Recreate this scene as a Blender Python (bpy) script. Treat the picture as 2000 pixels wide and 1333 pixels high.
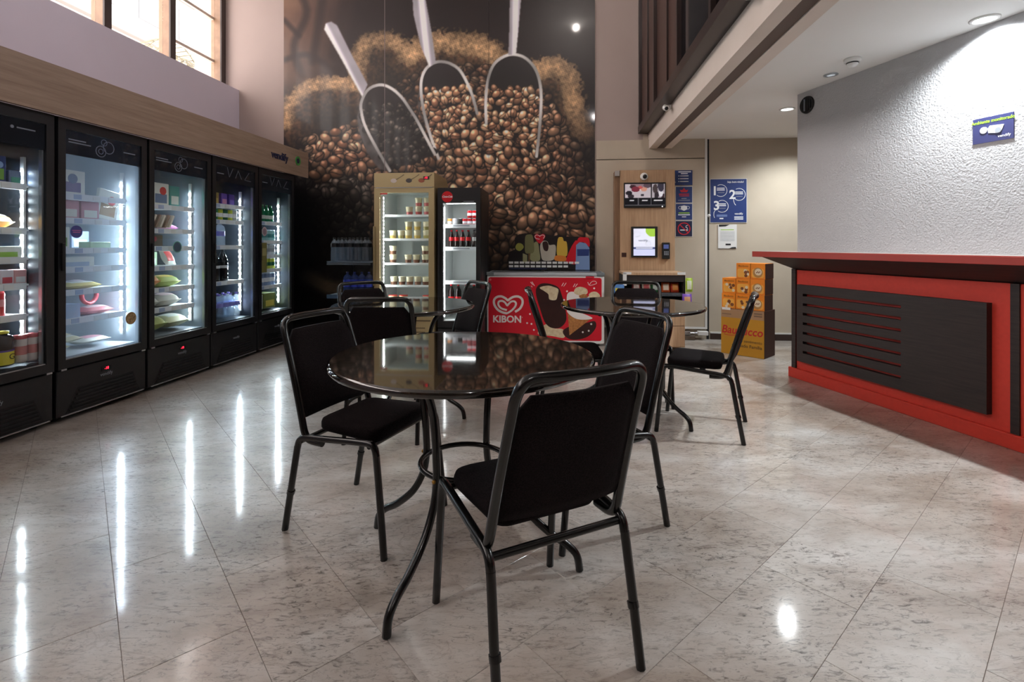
import bpy, bmesh, math, random
import numpy as np
from mathutils import Matrix, Vector

random.seed(7)
RNG = np.random.RandomState(11)
scene = bpy.context.scene
for o in list(bpy.data.objects):
    bpy.data.objects.remove(o, do_unlink=True)
COL = scene.collection
PI = math.pi

def lin(c):
    c = c / 255.0
    return c / 12.92 if c <= 0.04045 else ((c + 0.055) / 1.055) ** 2.4
def C(r, g, b):
    return (lin(r), lin(g), lin(b), 1.0)

# ------------------------------------------------------------------ camera
FPX = 986.0           # focal length in pixels of a 2000 px wide frame
HZ = 478.0            # horizon row
CAMZ = 1.15
cam_d = bpy.data.cameras.new('camera')
cam = bpy.data.objects.new('camera', cam_d)
COL.objects.link(cam)
cam.location = (0, 0, CAMZ)
cam.rotation_euler = (PI / 2, 0, 0)
cam_d.sensor_width = 36.0
cam_d.lens = FPX / 2000.0 * 36.0
cam_d.shift_y = -(666.5 - HZ) / 2000.0
cam_d.clip_start = 0.05
scene.camera = cam

# ------------------------------------------------------------------ world, lights, exposure
scene.view_settings.view_transform = 'Standard'
scene.view_settings.look = 'None'
scene.view_settings.gamma = 1.0
scene.view_settings.exposure = -0.28
scene.view_settings.use_curve_mapping = False

world = bpy.data.worlds.new('daylight')
scene.world = world
world.use_nodes = True
wn = world.node_tree
wn.nodes['Background'].inputs[0].default_value = (1.0, 0.90, 0.86, 1)
wn.nodes['Background'].inputs[1].default_value = 9.0

def lamp(name, kind, loc, power, color=(1, 1, 1), size=0.05, rot=(0, 0, 0), spot=None, blend=0.6):
    d = bpy.data.lights.new(name, kind)
    d.energy = power
    d.color = color
    if kind == 'AREA':
        d.size = size
    else:
        d.shadow_soft_size = size
    if kind == 'SPOT':
        d.spot_size = spot
        d.spot_blend = blend
    o = bpy.data.objects.new(name, d)
    COL.objects.link(o)
    o.location = loc
    o.rotation_euler = rot
    return o

# ------------------------------------------------------------------ frames of the place
# back wall line: Y = 6.376 - 0.10 X ; depth direction of the building is turned by 5.7 degrees
WROT = -math.atan(0.10)
WO = Vector((0, 6.376, 0))
E2 = Vector((math.cos(WROT), math.sin(WROT), 0))     # right along the back wall
E1 = Vector((-math.sin(WROT), math.cos(WROT), 0))    # into the wall
def wl(a, b, z=0.0):
    """a metres right along the back wall, b metres out from it."""
    p = WO + E2 * a - E1 * b
    return Vector((p.x, p.y, z))
CEIL_LOW = 2.43
CEIL_HALL = 5.0

# ------------------------------------------------------------------ materials
MATS = {}
def nodes_of(m):
    return m.node_tree.nodes, m.node_tree.links
def mat(name, color, rough=0.5, metal=0.0, coat=0.0, emit=None, estr=0.0, spec=0.5, noise=None, bump=None, ior=1.5):
    """principled material; noise=(scale, colour2, amount) varies the colour, bump=(scale, strength)."""
    if name in MATS:
        return MATS[name]
    m = bpy.data.materials.new(name)
    m.use_nodes = True
    N, L = nodes_of(m)
    b = N['Principled BSDF']
    b.inputs['Base Color'].default_value = color
    b.inputs['Roughness'].default_value = rough
    b.inputs['Metallic'].default_value = metal
    b.inputs['Coat Weight'].default_value = coat
    b.inputs['Coat Roughness'].default_value = 0.05
    b.inputs['Specular IOR Level'].default_value = spec
    b.inputs['IOR'].default_value = ior
    if emit:
        b.inputs['Emission Color'].default_value = emit
        b.inputs['Emission Strength'].default_value = estr
    if noise or bump:
        tc = N.new('ShaderNodeTexCoord')
    if noise:
        n = N.new('ShaderNodeTexNoise')
        n.inputs['Scale'].default_value = noise[0]
        n.inputs['Detail'].default_value = 4
        L.new(tc.outputs['Object'], n.inputs['Vector'])
        r = N.new('ShaderNodeValToRGB')
        r.color_ramp.elements[0].position = 0.35
        r.color_ramp.elements[1].position = 0.68
        r.color_ramp.elements[0].color = color
        c2 = noise[1]
        k = noise[2]
        r.color_ramp.elements[1].color = tuple(color[i] * (1 - k) + c2[i] * k for i in range(3)) + (1,)
        L.new(n.outputs['Fac'], r.inputs['Fac'])
        L.new(r.outputs['Color'], b.inputs['Base Color'])
    if bump:
        n2 = N.new('ShaderNodeTexNoise')
        n2.inputs['Scale'].default_value = bump[0]
        n2.inputs['Detail'].default_value = 3
        L.new(tc.outputs['Object'], n2.inputs['Vector'])
        bp = N.new('ShaderNodeBump')
        bp.inputs['Strength'].default_value = bump[1]
        bp.inputs['Distance'].default_value = 0.01
        L.new(n2.outputs['Fac'], bp.inputs['Height'])
        L.new(bp.outputs['Normal'], b.inputs['Normal'])
    MATS[name] = m
    return m

def emat(name, color, strength):
    if name in MATS:
        return MATS[name]
    m = bpy.data.materials.new(name)
    m.use_nodes = True
    N, L = nodes_of(m)
    N.clear()
    e = N.new('ShaderNodeEmission')
    e.inputs[0].default_value = color
    e.inputs[1].default_value = strength
    o = N.new('ShaderNodeOutputMaterial')
    L.new(e.outputs[0], o.inputs[0])
    MATS[name] = m
    return m

def glassmat(name, tint=(1, 1, 1, 1), haze=0.0, hazecol=(0.8, 0.85, 0.9, 1), rough=0.02, ior=1.45):
    """thin pane: clear, mirror-like by the Fresnel law, with a little haze of condensation or dirt."""
    if name in MATS:
        return MATS[name]
    m = bpy.data.materials.new(name)
    m.use_nodes = True
    N, L = nodes_of(m)
    N.clear()
    tr = N.new('ShaderNodeBsdfTransparent')
    tr.inputs[0].default_value = tint
    gl = N.new('ShaderNodeBsdfGlossy')
    gl.inputs['Roughness'].default_value = rough
    lw = N.new('ShaderNodeLayerWeight')
    pw = N.new('ShaderNodeMath'); pw.operation = 'POWER'; pw.inputs[1].default_value = 9.0
    L.new(lw.outputs['Facing'], pw.inputs[0])
    fr = N.new('ShaderNodeMath'); fr.operation = 'MULTIPLY_ADD'
    f0 = ((ior - 1) / (ior + 1)) ** 2
    fr.inputs[1].default_value = 1 - f0; fr.inputs[2].default_value = f0
    L.new(pw.outputs[0], fr.inputs[0])
    mx = N.new('ShaderNodeMixShader')
    L.new(fr.outputs[0], mx.inputs[0])
    L.new(tr.outputs[0], mx.inputs[1])
    L.new(gl.outputs[0], mx.inputs[2])
    out = N.new('ShaderNodeOutputMaterial')
    last = mx
    if haze > 0:
        df = N.new('ShaderNodeBsdfDiffuse')
        df.inputs[0].default_value = hazecol
        tl = N.new('ShaderNodeBsdfTranslucent')
        tl.inputs[0].default_value = hazecol
        ad = N.new('ShaderNodeMixShader')
        ad.inputs[0].default_value = 0.5
        L.new(df.outputs[0], ad.inputs[1])
        L.new(tl.outputs[0], ad.inputs[2])
        m2 = N.new('ShaderNodeMixShader')
        m2.inputs[0].default_value = haze
        L.new(mx.outputs[0], m2.inputs[1])
        L.new(ad.outputs[0], m2.inputs[2])
        last = m2
    L.new(last.outputs[0], out.inputs[0])
    MATS[name] = m
    return m

def woodmat(name, c1, c2, axis='Z', scale=6.0, rough=0.45):
    if name in MATS:
        return MATS[name]
    m = bpy.data.materials.new(name)
    m.use_nodes = True
    N, L = nodes_of(m)
    b = N['Principled BSDF']
    b.inputs['Roughness'].default_value = rough
    tc = N.new('ShaderNodeTexCoord')
    mp = N.new('ShaderNodeMapping')
    s = {'X': (0.5, 9, 9), 'Y': (9, 0.5, 9), 'Z': (9, 9, 0.5)}[axis]
    mp.inputs['Scale'].default_value = s
    L.new(tc.outputs['Object'], mp.inputs[0])
    n = N.new('ShaderNodeTexNoise')
    n.inputs['Scale'].default_value = scale
    n.inputs['Detail'].default_value = 7
    n.inputs['Roughness'].default_value = 0.65
    L.new(mp.outputs[0], n.inputs['Vector'])
    r = N.new('ShaderNodeValToRGB')
    r.color_ramp.elements[0].position = 0.3
    r.color_ramp.elements[1].position = 0.72
    r.color_ramp.elements[0].color = c1
    r.color_ramp.elements[1].color = c2
    L.new(n.outputs['Fac'], r.inputs['Fac'])
    L.new(r.outputs['Color'], b.inputs['Base Color'])
    MATS[name] = m
    return m

def vcolmat(name, attr='print', rough=0.3, coat=0.0, emit=0.0):
    """print whose colours are stored on the mesh (a picture printed or shown on a flat thing)."""
    if name in MATS:
        return MATS[name]
    m = bpy.data.materials.new(name)
    m.use_nodes = True
    N, L = nodes_of(m)
    b = N['Principled BSDF']
    b.inputs['Roughness'].default_value = rough
    b.inputs['Coat Weight'].default_value = coat
    b.inputs['Coat Roughness'].default_value = 0.06
    a = N.new('ShaderNodeAttribute')
    a.attribute_name = attr
    L.new(a.outputs['Color'], b.inputs['Base Color'])
    if emit:
        L.new(a.outputs['Color'], b.inputs['Emission Color'])
        b.inputs['Emission Strength'].default_value = emit
    MATS[name] = m
    return m

def stone_floor_mat():
    m = bpy.data.materials.new('travertine')
    m.use_nodes = True
    N, L = nodes_of(m)
    b = N['Principled BSDF']
    geo = N.new('ShaderNodeNewGeometry')
    oi = N.new('ShaderNodeObjectInfo')
    def vec(scale_rand):
        # each slab is cut from another place of the block
        cx = N.new('ShaderNodeCombineXYZ')
        L.new(oi.outputs['Random'], cx.inputs[0]); L.new(oi.outputs['Random'], cx.inputs[2])
        off = N.new('ShaderNodeVectorMath'); off.operation = 'SCALE'
        L.new(cx.outputs[0], off.inputs[0]); off.inputs['Scale'].default_value = scale_rand
        add = N.new('ShaderNodeVectorMath'); add.operation = 'ADD'
        L.new(geo.outputs['Position'], add.inputs[0]); L.new(off.outputs[0], add.inputs[1])
        return add
    def noise(src, rot, sc, scale, detail, rough, dist):
        mp = N.new('ShaderNodeMapping')
        mp.inputs['Rotation'].default_value = (0, 0, math.radians(rot))
        mp.inputs['Scale'].default_value = sc
        L.new(src.outputs[0], mp.inputs[0])
        n = N.new('ShaderNodeTexNoise')
        n.inputs['Scale'].default_value = scale; n.inputs['Detail'].default_value = detail
        n.inputs['Roughness'].default_value = rough; n.inputs['Distortion'].default_value = dist
        L.new(mp.outputs[0], n.inputs['Vector'])
        return n
    def ramp(src, stops):
        r = N.new('ShaderNodeValToRGB')
        e = r.color_ramp.elements
        e[0].position, e[0].color = stops[0]
        e[1].position, e[1].color = stops[-1]
        for p, c in stops[1:-1]:
            k = e.new(p); k.color = c
        L.new(src, r.inputs['Fac'])
        return r
    def mul(a_, b_, fac):
        x = N.new('ShaderNodeMix'); x.data_type = 'RGBA'; x.blend_type = 'MULTIPLY'
        if hasattr(fac, 'is_linked'): L.new(fac, x.inputs['Factor'])
        else: x.inputs['Factor'].default_value = fac
        L.new(a_, x.inputs['A'])
        if hasattr(b_, 'is_linked'): L.new(b_, x.inputs['B'])
        else: x.inputs['B'].default_value = b_
        return x.outputs['Result']
    v0 = vec(0.12); v1 = vec(2.3)
    n1 = noise(v0, -24, (0.8, 1.9, 1), 2.0, 9, 0.64, 0.5)
    base = ramp(n1.outputs['Fac'], [(0.24, C(156, 146, 137)), (0.44, C(186, 178, 170)), (0.58, C(206, 202, 197)), (0.80, C(228, 227, 224))])
    # warm stains, broad and soft
    n4 = noise(v0, 10, (1, 1, 1), 0.85, 6, 0.6, 0.9)
    st = ramp(n4.outputs['Fac'], [(0.42, (0, 0, 0, 1)), (0.68, (0.7, 0.7, 0.7, 1))])
    c = mul(base.outputs['Color'], C(212, 188, 168), st.outputs['Color'])
    # short dark scratches and pits, denser in some patches
    n2 = noise(v1, -20, (10, 30, 1), 2.2, 5, 0.72, 0.9)
    n5 = noise(v1, 25, (16, 34, 1), 2.6, 4, 0.7, 1.2)
    n6 = noise(v0, 0, (1, 1, 1), 1.7, 4, 0.6, 0.6)
    patch = ramp(n6.outputs['Fac'], [(0.36, (0.25, 0.25, 0.25, 1)), (0.62, (1, 1, 1, 1))])
    s1 = ramp(n2.outputs['Fac'], [(0.34, (0.24, 0.225, 0.21, 1)), (0.475, (1, 1, 1, 1))])
    s2 = ramp(n5.outputs['Fac'], [(0.32, (0.16, 0.15, 0.14, 1)), (0.415, (1, 1, 1, 1))])
    c = mul(c, s1.outputs['Color'], patch.outputs['Color'])
    c = mul(c, s2.outputs['Color'], patch.outputs['Color'])
    # a few long veins
    n3 = noise(v1, -24, (0.8, 2.6, 1), 1.9, 7, 0.6, 1.1)
    ab = N.new('ShaderNodeMath'); ab.operation = 'SUBTRACT'; ab.inputs[1].default_value = 0.5
    L.new(n3.outputs['Fac'], ab.inputs[0])
    ab2 = N.new('ShaderNodeMath'); ab2.operation = 'ABSOLUTE'; L.new(ab.outputs[0], ab2.inputs[0])
    vn = ramp(ab2.outputs[0], [(0.0, (0.55, 0.49, 0.45, 1)), (0.010, (1, 1, 1, 1))])
    c = mul(c, vn.outputs['Color'], 0.45)
    hv = N.new('ShaderNodeHueSaturation')
    mr = N.new('ShaderNodeMapRange'); mr.inputs['To Min'].default_value = 0.955; mr.inputs['To Max'].default_value = 1.02
    L.new(oi.outputs['Random'], mr.inputs['Value']); L.new(mr.outputs[0], hv.inputs['Value'])
    L.new(c, hv.inputs['Color']); L.new(hv.outputs['Color'], b.inputs['Base Color'])
    rr = N.new('ShaderNodeMapRange')
    rr.inputs['To Min'].default_value = 0.13; rr.inputs['To Max'].default_value = 0.05
    L.new(n1.outputs['Fac'], rr.inputs['Value']); L.new(rr.outputs[0], b.inputs['Coat Roughness'])
    b.inputs['Coat Weight'].default_value = 0.7; b.inputs['Roughness'].default_value = 0.36
    bp = N.new('ShaderNodeBump'); bp.inputs['Strength'].default_value = 0.05; bp.inputs['Distance'].default_value = 0.003
    L.new(n2.outputs['Fac'], bp.inputs['Height']); L.new(bp.outputs[0], b.inputs['Normal'])
    return m

def granite_mat():
    m = bpy.data.materials.new('polished_granite')
    m.use_nodes = True
    N, L = nodes_of(m)
    b = N['Principled BSDF']
    tc = N.new('ShaderNodeTexCoord')
    v = N.new('ShaderNodeTexVoronoi'); v.inputs['Scale'].default_value = 95
    L.new(tc.outputs['Object'], v.inputs['Vector'])
    r = N.new('ShaderNodeValToRGB')
    e = r.color_ramp.elements
    e[0].position = 0.15; e[0].color = (0.004, 0.0035, 0.003, 1)
    e[1].position = 0.95; e[1].color = (0.05, 0.030, 0.018, 1)
    k = e.new(0.6); k.color = (0.010, 0.007, 0.005, 1)
    L.new(v.outputs['Color'], r.inputs['Fac'])
    L.new(r.outputs['Color'], b.inputs['Base Color'])
    b.inputs['Roughness'].default_value = 0.04
    b.inputs['IOR'].default_value = 1.75
    return m

def fabric_mat(name, c, c2):
    m = bpy.data.materials.new(name)
    m.use_nodes = True
    N, L = nodes_of(m)
    b = N['Principled BSDF']
    tc = N.new('ShaderNodeTexCoord')
    n = N.new('ShaderNodeTexNoise'); n.inputs['Scale'].default_value = 260; n.inputs['Detail'].default_value = 2
    L.new(tc.outputs['Object'], n.inputs['Vector'])
    r = N.new('ShaderNodeValToRGB')
    r.color_ramp.elements[0].position = 0.35; r.color_ramp.elements[0].color = c
    r.color_ramp.elements[1].position = 0.7; r.color_ramp.elements[1].color = c2
    L.new(n.outputs['Fac'], r.inputs['Fac']); L.new(r.outputs['Color'], b.inputs['Base Color'])
    b.inputs['Roughness'].default_value = 0.9
    b.inputs['Specular IOR Level'].default_value = 0.15
    b.inputs['Sheen Weight'].default_value = 0.0
    bp = N.new('ShaderNodeBump'); bp.inputs['Strength'].default_value = 0.3; bp.inputs['Distance'].default_value = 0.002
    L.new(n.outputs['Fac'], bp.inputs['Height']); L.new(bp.outputs[0], b.inputs['Normal'])
    return m

M_FLOOR = stone_floor_mat()
M_GRANITE = granite_mat()
M_FABRIC = fabric_mat('chair_fabric', (0.0035, 0.0024, 0.0027, 1), (0.016, 0.0105, 0.012, 1))
M_BLACKTUBE = mat('black_tube', (0.003, 0.003, 0.003, 1), 0.25, coat=0.15)
M_GROUT = mat('grout', C(112, 100, 92), 0.8)
M_WALLBEIGE = mat('wall_beige', C(196, 184, 166), 0.7, noise=(3, C(180, 168, 150), 0.5))
M_WALLPINK = mat('wall_pale', C(176, 160, 154), 0.75, noise=(1.5, C(166, 150, 144), 0.4))
M_BULK = mat('bulkhead_paint', C(212, 204, 216), 0.75, noise=(2, C(202, 194, 206), 0.4))
M_ROUGHWHITE = mat('textured_white', C(188, 188, 191), 0.8, bump=(95, 0.55))
M_CEIL = mat('ceiling_white', C(236, 236, 234), 0.85, noise=(1.2, C(228, 228, 226), 0.4))
M_DARKWALL = mat('dark_hall_wall', C(110, 98, 90), 0.85)
M_CREAM = mat('beam_cream', C(226, 214, 204), 0.7, noise=(4, C(212, 198, 186), 0.4))
M_DARKBROWN = mat('dark_brown_steel', C(44, 32, 30), 0.35)
M_CHANNEL = mat('brown_channel', C(92, 76, 68), 0.6)
M_BROWNPANEL = mat('brown_panel', C(72, 50, 44), 0.4)
M_DARKGLASS = mat('dark_glass', (0.006, 0.006, 0.008, 1), 0.04)
M_WINFRAME = mat('window_wood', C(150, 118, 92), 0.5, noise=(12, C(120, 92, 70), 0.6))
M_WINDARK = mat('window_dark', C(58, 46, 42), 0.5)
M_WOOD = woodmat('oak_fascia', C(140, 116, 96), C(172, 148, 124), 'Y', 5)
M_WOODX = woodmat('oak_kiosk', C(170, 136, 104), C(204, 170, 136), 'Z', 5)
M_WENGE = woodmat('wenge', C(30, 22, 22), C(54, 42, 40), 'X', 9, 0.55)
M_RED = mat('counter_red', C(212, 60, 44), 0.55, noise=(40, C(198, 52, 38), 0.5))
M_REDTOP = mat('counter_top_red', C(176, 62, 54), 0.45)
M_BLACK = mat('black_paint', C(22, 23, 26), 0.42, noise=(60, C(30, 31, 34), 0.5))
M_BLACK2 = mat('black_matt', C(14, 14, 16), 0.6)
M_LINERDARK = mat('liner_dark', C(40, 46, 54), 0.45)
M_LINERMID = mat('liner_mid', C(112, 120, 130), 0.45)
M_LINERLIGHT = mat('liner_light', C(196, 204, 212), 0.45)
M_LINERWHITE = mat('liner_white', C(226, 230, 228), 0.4)
M_SHELFWHITE = mat('shelf_white', C(228, 232, 236), 0.4)
M_ALU = mat('aluminium', C(190, 196, 202), 0.3, metal=0.8)
M_CHROME = mat('chrome', C(210, 212, 216), 0.15, metal=1.0)
M_WHITE = mat('white_plastic', C(232, 232, 230), 0.4)
M_PAPER = mat('white_paper', C(226, 226, 224), 0.7)
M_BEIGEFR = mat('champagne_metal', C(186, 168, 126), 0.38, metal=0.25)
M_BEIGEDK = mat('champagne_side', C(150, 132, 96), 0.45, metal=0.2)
M_NAVY = mat('navy_print', C(38, 58, 118), 0.45)
M_NAVYDK = mat('navy_dark_print', C(24, 32, 66), 0.45)
M_WHITEINK = mat('white_ink', C(236, 238, 242), 0.5)
M_GREYINK = mat('grey_ink', C(150, 156, 166), 0.5)
M_GREENINK = mat('green_ink', C(156, 204, 60), 0.5)
M_REDINK = mat('red_ink', C(206, 30, 48), 0.5)
M_BLACKINK = mat('black_ink', C(18, 18, 20), 0.5)
M_KIBON = mat('ice_cream_red', C(206, 16, 40), 0.4)
M_LED = emat('led_cool', (0.80, 0.93, 1.0, 1), 560.0)
M_LEDWARM = emat('led_neutral', (0.93, 1.0, 0.93, 1), 70.0)
M_REDLED = emat('red_digits', (1.0, 0.02, 0.05, 1), 5.0)
M_GLASS = glassmat('door_glass', (0.96, 0.98, 0.98, 1))
M_GLASSFOG = glassmat('door_glass_fog', (0.94, 0.97, 1.0, 1), haze=0.10, hazecol=(0.62, 0.78, 0.95, 1))
M_GLASSPRINT = glassmat('smoked_header_glass', (0.16, 0.17, 0.19, 1), haze=0.12, hazecol=(0.20, 0.22, 0.26, 1))
M_WINGLASS = glassmat('window_glass', (0.97, 0.97, 0.97, 1))
M_CLEAR = glassmat('clear_plastic', (0.86, 0.90, 0.94, 1), haze=0.10, hazecol=(0.75, 0.82, 0.9, 1), rough=0.08)

# ------------------------------------------------------------------ mesh tools
class MB:
    """collects faces and builds them as one mesh object."""
    def __init__(s):
        s.v = []; s.f = []; s.mi = []; s.sm = []; s.cur = 0; s.mats = []
    def use(s, m):
        if m not in s.mats:
            s.mats.append(m)
        s.cur = s.mats.index(m)
        return s
    def add(s, vs, fs, smooth=False):
        o = len(s.v)
        s.v += [tuple(p) for p in vs]
        for f in fs:
            s.f.append(tuple(i + o for i in f)); s.mi.append(s.cur); s.sm.append(smooth)
        return s
    def box(s, x0, x1, y0, y1, z0, z1, M=None):
        vs = [(x0, y0, z0), (x1, y0, z0), (x1, y1, z0), (x0, y1, z0), (x0, y0, z1), (x1, y0, z1), (x1, y1, z1), (x0, y1, z1)]
        if M is not None:
            vs = [M @ Vector(p) for p in vs]
        return s.add(vs, [(0, 3, 2, 1), (4, 5, 6, 7), (0, 1, 5, 4), (1, 2, 6, 5), (2, 3, 7, 6), (3, 0, 4, 7)])
    def cbox(s, x0, x1, y0, y1, z0, z1, c=0.004):
        """box with chamfered edges"""
        bm = bmesh.new()
        bmesh.ops.create_cube(bm, size=1)
        for v in bm.verts:
            v.co = Vector(((x0 + x1) / 2 + v.co.x * (x1 - x0), (y0 + y1) / 2 + v.co.y * (y1 - y0), (z0 + z1) / 2 + v.co.z * (z1 - z0)))
        bmesh.ops.bevel(bm, geom=bm.edges[:], offset=c, segments=1, affect='EDGES')
        bm.verts.index_update()
        vs = [v.co.copy() for v in bm.verts]
        fs = [tuple(v.index for v in f.verts) for f in bm.faces]
        bm.free()
        return s.add(vs, fs)
    def lathe(s, prof, n=16, c=(0, 0, 0), smooth=True, M=None):
        """profile [(r, z)...] turned round a vertical axis through c"""
        vs = []; fs = []
        k = len(prof)
        for r, z in prof:
            for j in range(n):
                a = 2 * PI * j / n
                vs.append((c[0] + r * math.cos(a), c[1] + r * math.sin(a), c[2] + z))
        for i in range(k - 1):
            for j in range(n):
                a = i * n + j; b = i * n + (j + 1) % n
                fs.append((a, b, b + n, a + n))
        if M is not None:
            vs = [M @ Vector(p) for p in vs]
        s.add(vs, fs, smooth)
        if prof[0][0] > 1e-6:
            s.add([vs[j] for j in range(n)], [tuple(reversed(range(n)))])
        if prof[-1][0] > 1e-6:
            s.add([vs[(k - 1) * n + j] for j in range(n)], [tuple(range(n))])
        return s
    def tube(s, pts, r, n=8, closed=False):
        pts = [Vector(p) for p in pts]
        m = len(pts)
        vs = []; fs = []
        prev = None
        for i, p in enumerate(pts):
            if closed:
                t = (pts[(i + 1) % m] - pts[i - 1]).normalized()
            else:
                t = (pts[min(i + 1, m - 1)] - pts[max(i - 1, 0)]).normalized()
            if prev is None:
                up = Vector((0, 0, 1)) if abs(t.z) < 0.9 else Vector((1, 0, 0))
                nrm = (up - t * up.dot(t)).normalized()
            else:
                nrm = (prev - t * prev.dot(t)).normalized()
            prev = nrm
            bn = t.cross(nrm)
            rr = r[i] if isinstance(r, (list, tuple)) else r
            for j in range(n):
                a = 2 * PI * j / n
                vs.append(p + (nrm * math.cos(a) + bn * math.sin(a)) * rr)
        for i in range(m if closed else m - 1):
            for j in range(n):
                a = i * n + j; b = i * n + (j + 1) % n
                a2 = ((i + 1) % m) * n + j; b2 = ((i + 1) % m) * n + (j + 1) % n
                fs.append((a, b, b2, a2))
        s.add(vs, fs, True)
        if not closed:
            s.add(vs[:n], [tuple(reversed(range(n)))])
            s.add(vs[-n:], [tuple(range(n))])
        return s
    def plate(s, poly, y0, y1):
        """outline [(x, z)...] standing in the x-z plane, from depth y0 (front) to y1 (back)"""
        area = sum(poly[i][0] * poly[(i + 1) % len(poly)][1] - poly[(i + 1) % len(poly)][0] * poly[i][1] for i in range(len(poly)))
        if area < 0:
            poly = poly[::-1]
        n = len(poly)
        vs = [(x, y0, z) for x, z in poly] + [(x, y1, z) for x, z in poly]
        fs = [tuple(range(n)), tuple(reversed(range(n, 2 * n)))]
        for i in range(n):
            j = (i + 1) % n
            fs.append((j, i, i + n, j + n))
        return s.add(vs, fs)
    def slab(s, poly, z0, z1):
        """outline [(x, y)...] lying flat, from height z0 to z1"""
        area = sum(poly[i][0] * poly[(i + 1) % len(poly)][1] - poly[(i + 1) % len(poly)][0] * poly[i][1] for i in range(len(poly)))
        if area < 0:
            poly = poly[::-1]
        n = len(poly)
        vs = [(x, y, z0) for x, y in poly] + [(x, y, z1) for x, y in poly]
        fs = [tuple(reversed(range(n))), tuple(range(n, 2 * n))]
        for i in range(n):
            j = (i + 1) % n
            fs.append((i, j, j + n, i + n))
        return s.add(vs, fs)
    def stroke(s, pts, w, y0, y1, closed=False):
        """a drawn line of width w in the x-z plane"""
        m = len(pts)
        L_ = []; R_ = []
        for i in range(m):
            if closed:
                a = pts[i - 1]; b = pts[(i + 1) % m]
            else:
                a = pts[max(i - 1, 0)]; b = pts[min(i + 1, m - 1)]
            dx, dz = b[0] - a[0], b[1] - a[1]
            l = math.hypot(dx, dz) or 1
            ww = w[i] if isinstance(w, (list, tuple)) else w
            nx, nz = -dz / l * ww / 2, dx / l * ww / 2
            L_.append((pts[i][0] + nx, pts[i][1] + nz)); R_.append((pts[i][0] - nx, pts[i][1] - nz))
        vs = []
        for i in range(m):
            vs += [(L_[i][0], y0, L_[i][1]), (R_[i][0], y0, R_[i][1]), (L_[i][0], y1, L_[i][1]), (R_[i][0], y1, R_[i][1])]
        fs = []
        for i in range(m if closed else m - 1):
            a = 4 * i; b = 4 * ((i + 1) % m)
            fs += [(a, a + 1, b + 1, b), (a + 2, b + 2, b + 3, a + 3), (a, b, b + 2, a + 2), (a + 1, a + 3, b + 3, b + 1)]
        return s.add(vs, fs)
    def build(s, name, m=None, parent=None):
        me = bpy.data.meshes.new(name)
        me.from_pydata(s.v, [], s.f)
        if m is not None:
            me.materials.append(m)
        else:
            for k in s.mats:
                me.materials.append(k)
            me.polygons.foreach_set('material_index', s.mi)
        me.polygons.foreach_set('use_smooth', s.sm)
        me.update()
        o = bpy.data.objects.new(name, me)
        COL.objects.link(o)
        if parent is not None:
            o.parent = parent
        return o

def tag(o, label, cat, group=None):
    o['label'] = label; o['category'] = cat
    if group: o['group'] = group
    return o
def struct(o, label=None):
    o['kind'] = 'structure'
    if label: o['label'] = label
    return o
def thing(name, label, cat, loc=(0, 0, 0), rotz=0.0, group=None):
    o = bpy.data.objects.new(name, None)
    o.empty_display_size = 0.1
    COL.objects.link(o)
    o.location = loc; o.rotation_euler = (0, 0, rotz)
    return tag(o, label, cat, group)
def children(o):
    return [c for c in bpy.data.objects if c.parent == o]
KIDS = {}
def kids(o):
    if o.name not in KIDS:
        KIDS[o.name] = children(o)
    return KIDS[o.name]
def dup(root, loc, rotz=None, label=None, group=None, parent=None):
    r = root.copy(); COL.objects.link(r)
    r.location = loc
    if rotz is not None: r.rotation_euler = (0, 0, rotz)
    if label: r['label'] = label
    if group: r['group'] = group
    for ch in kids(root):
        c = ch.copy(); COL.objects.link(c); c.parent = r
        for g in kids(ch):
            d = g.copy(); COL.objects.link(d); d.parent = c
    return r

_txt = {}
def text(body, size, m, parent, loc, name='lettering', align='CENTER', shear=0.0, sx=1.0, depth=0.001, bold=0.0, rotz=0.0, space=1.0):
    """lettering standing in the x-z plane of its parent, facing -y"""
    key = (body, size, align, shear, sx, depth, bold, space, m.name)
    if key not in _txt:
        cu = bpy.data.curves.new('lettering', 'FONT')
        cu.body = body; cu.size = size; cu.align_x = align; cu.align_y = 'CENTER'
        cu.shear = shear; cu.extrude = depth; cu.resolution_u = 3; cu.offset = bold
        cu.space_character = space
        to = bpy.data.objects.new('lettering_tmp', cu)
        COL.objects.link(to)
        dg = bpy.context.evaluated_depsgraph_get()
        me = bpy.data.meshes.new_from_object(to.evaluated_get(dg))
        bpy.data.objects.remove(to, do_unlink=True)
        bpy.data.curves.remove(cu)
        me.transform(Matrix.Rotation(PI / 2, 4, 'X') @ Matrix.Diagonal((sx, 1, 1, 1)))
        me.materials.clear(); me.materials.append(m)
        _txt[key] = me
    o = bpy.data.objects.new(name, _txt[key])
    COL.objects.link(o)
    o.parent = parent
    o.location = loc
    o.rotation_euler = (0, 0, rotz)
    return o

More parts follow.
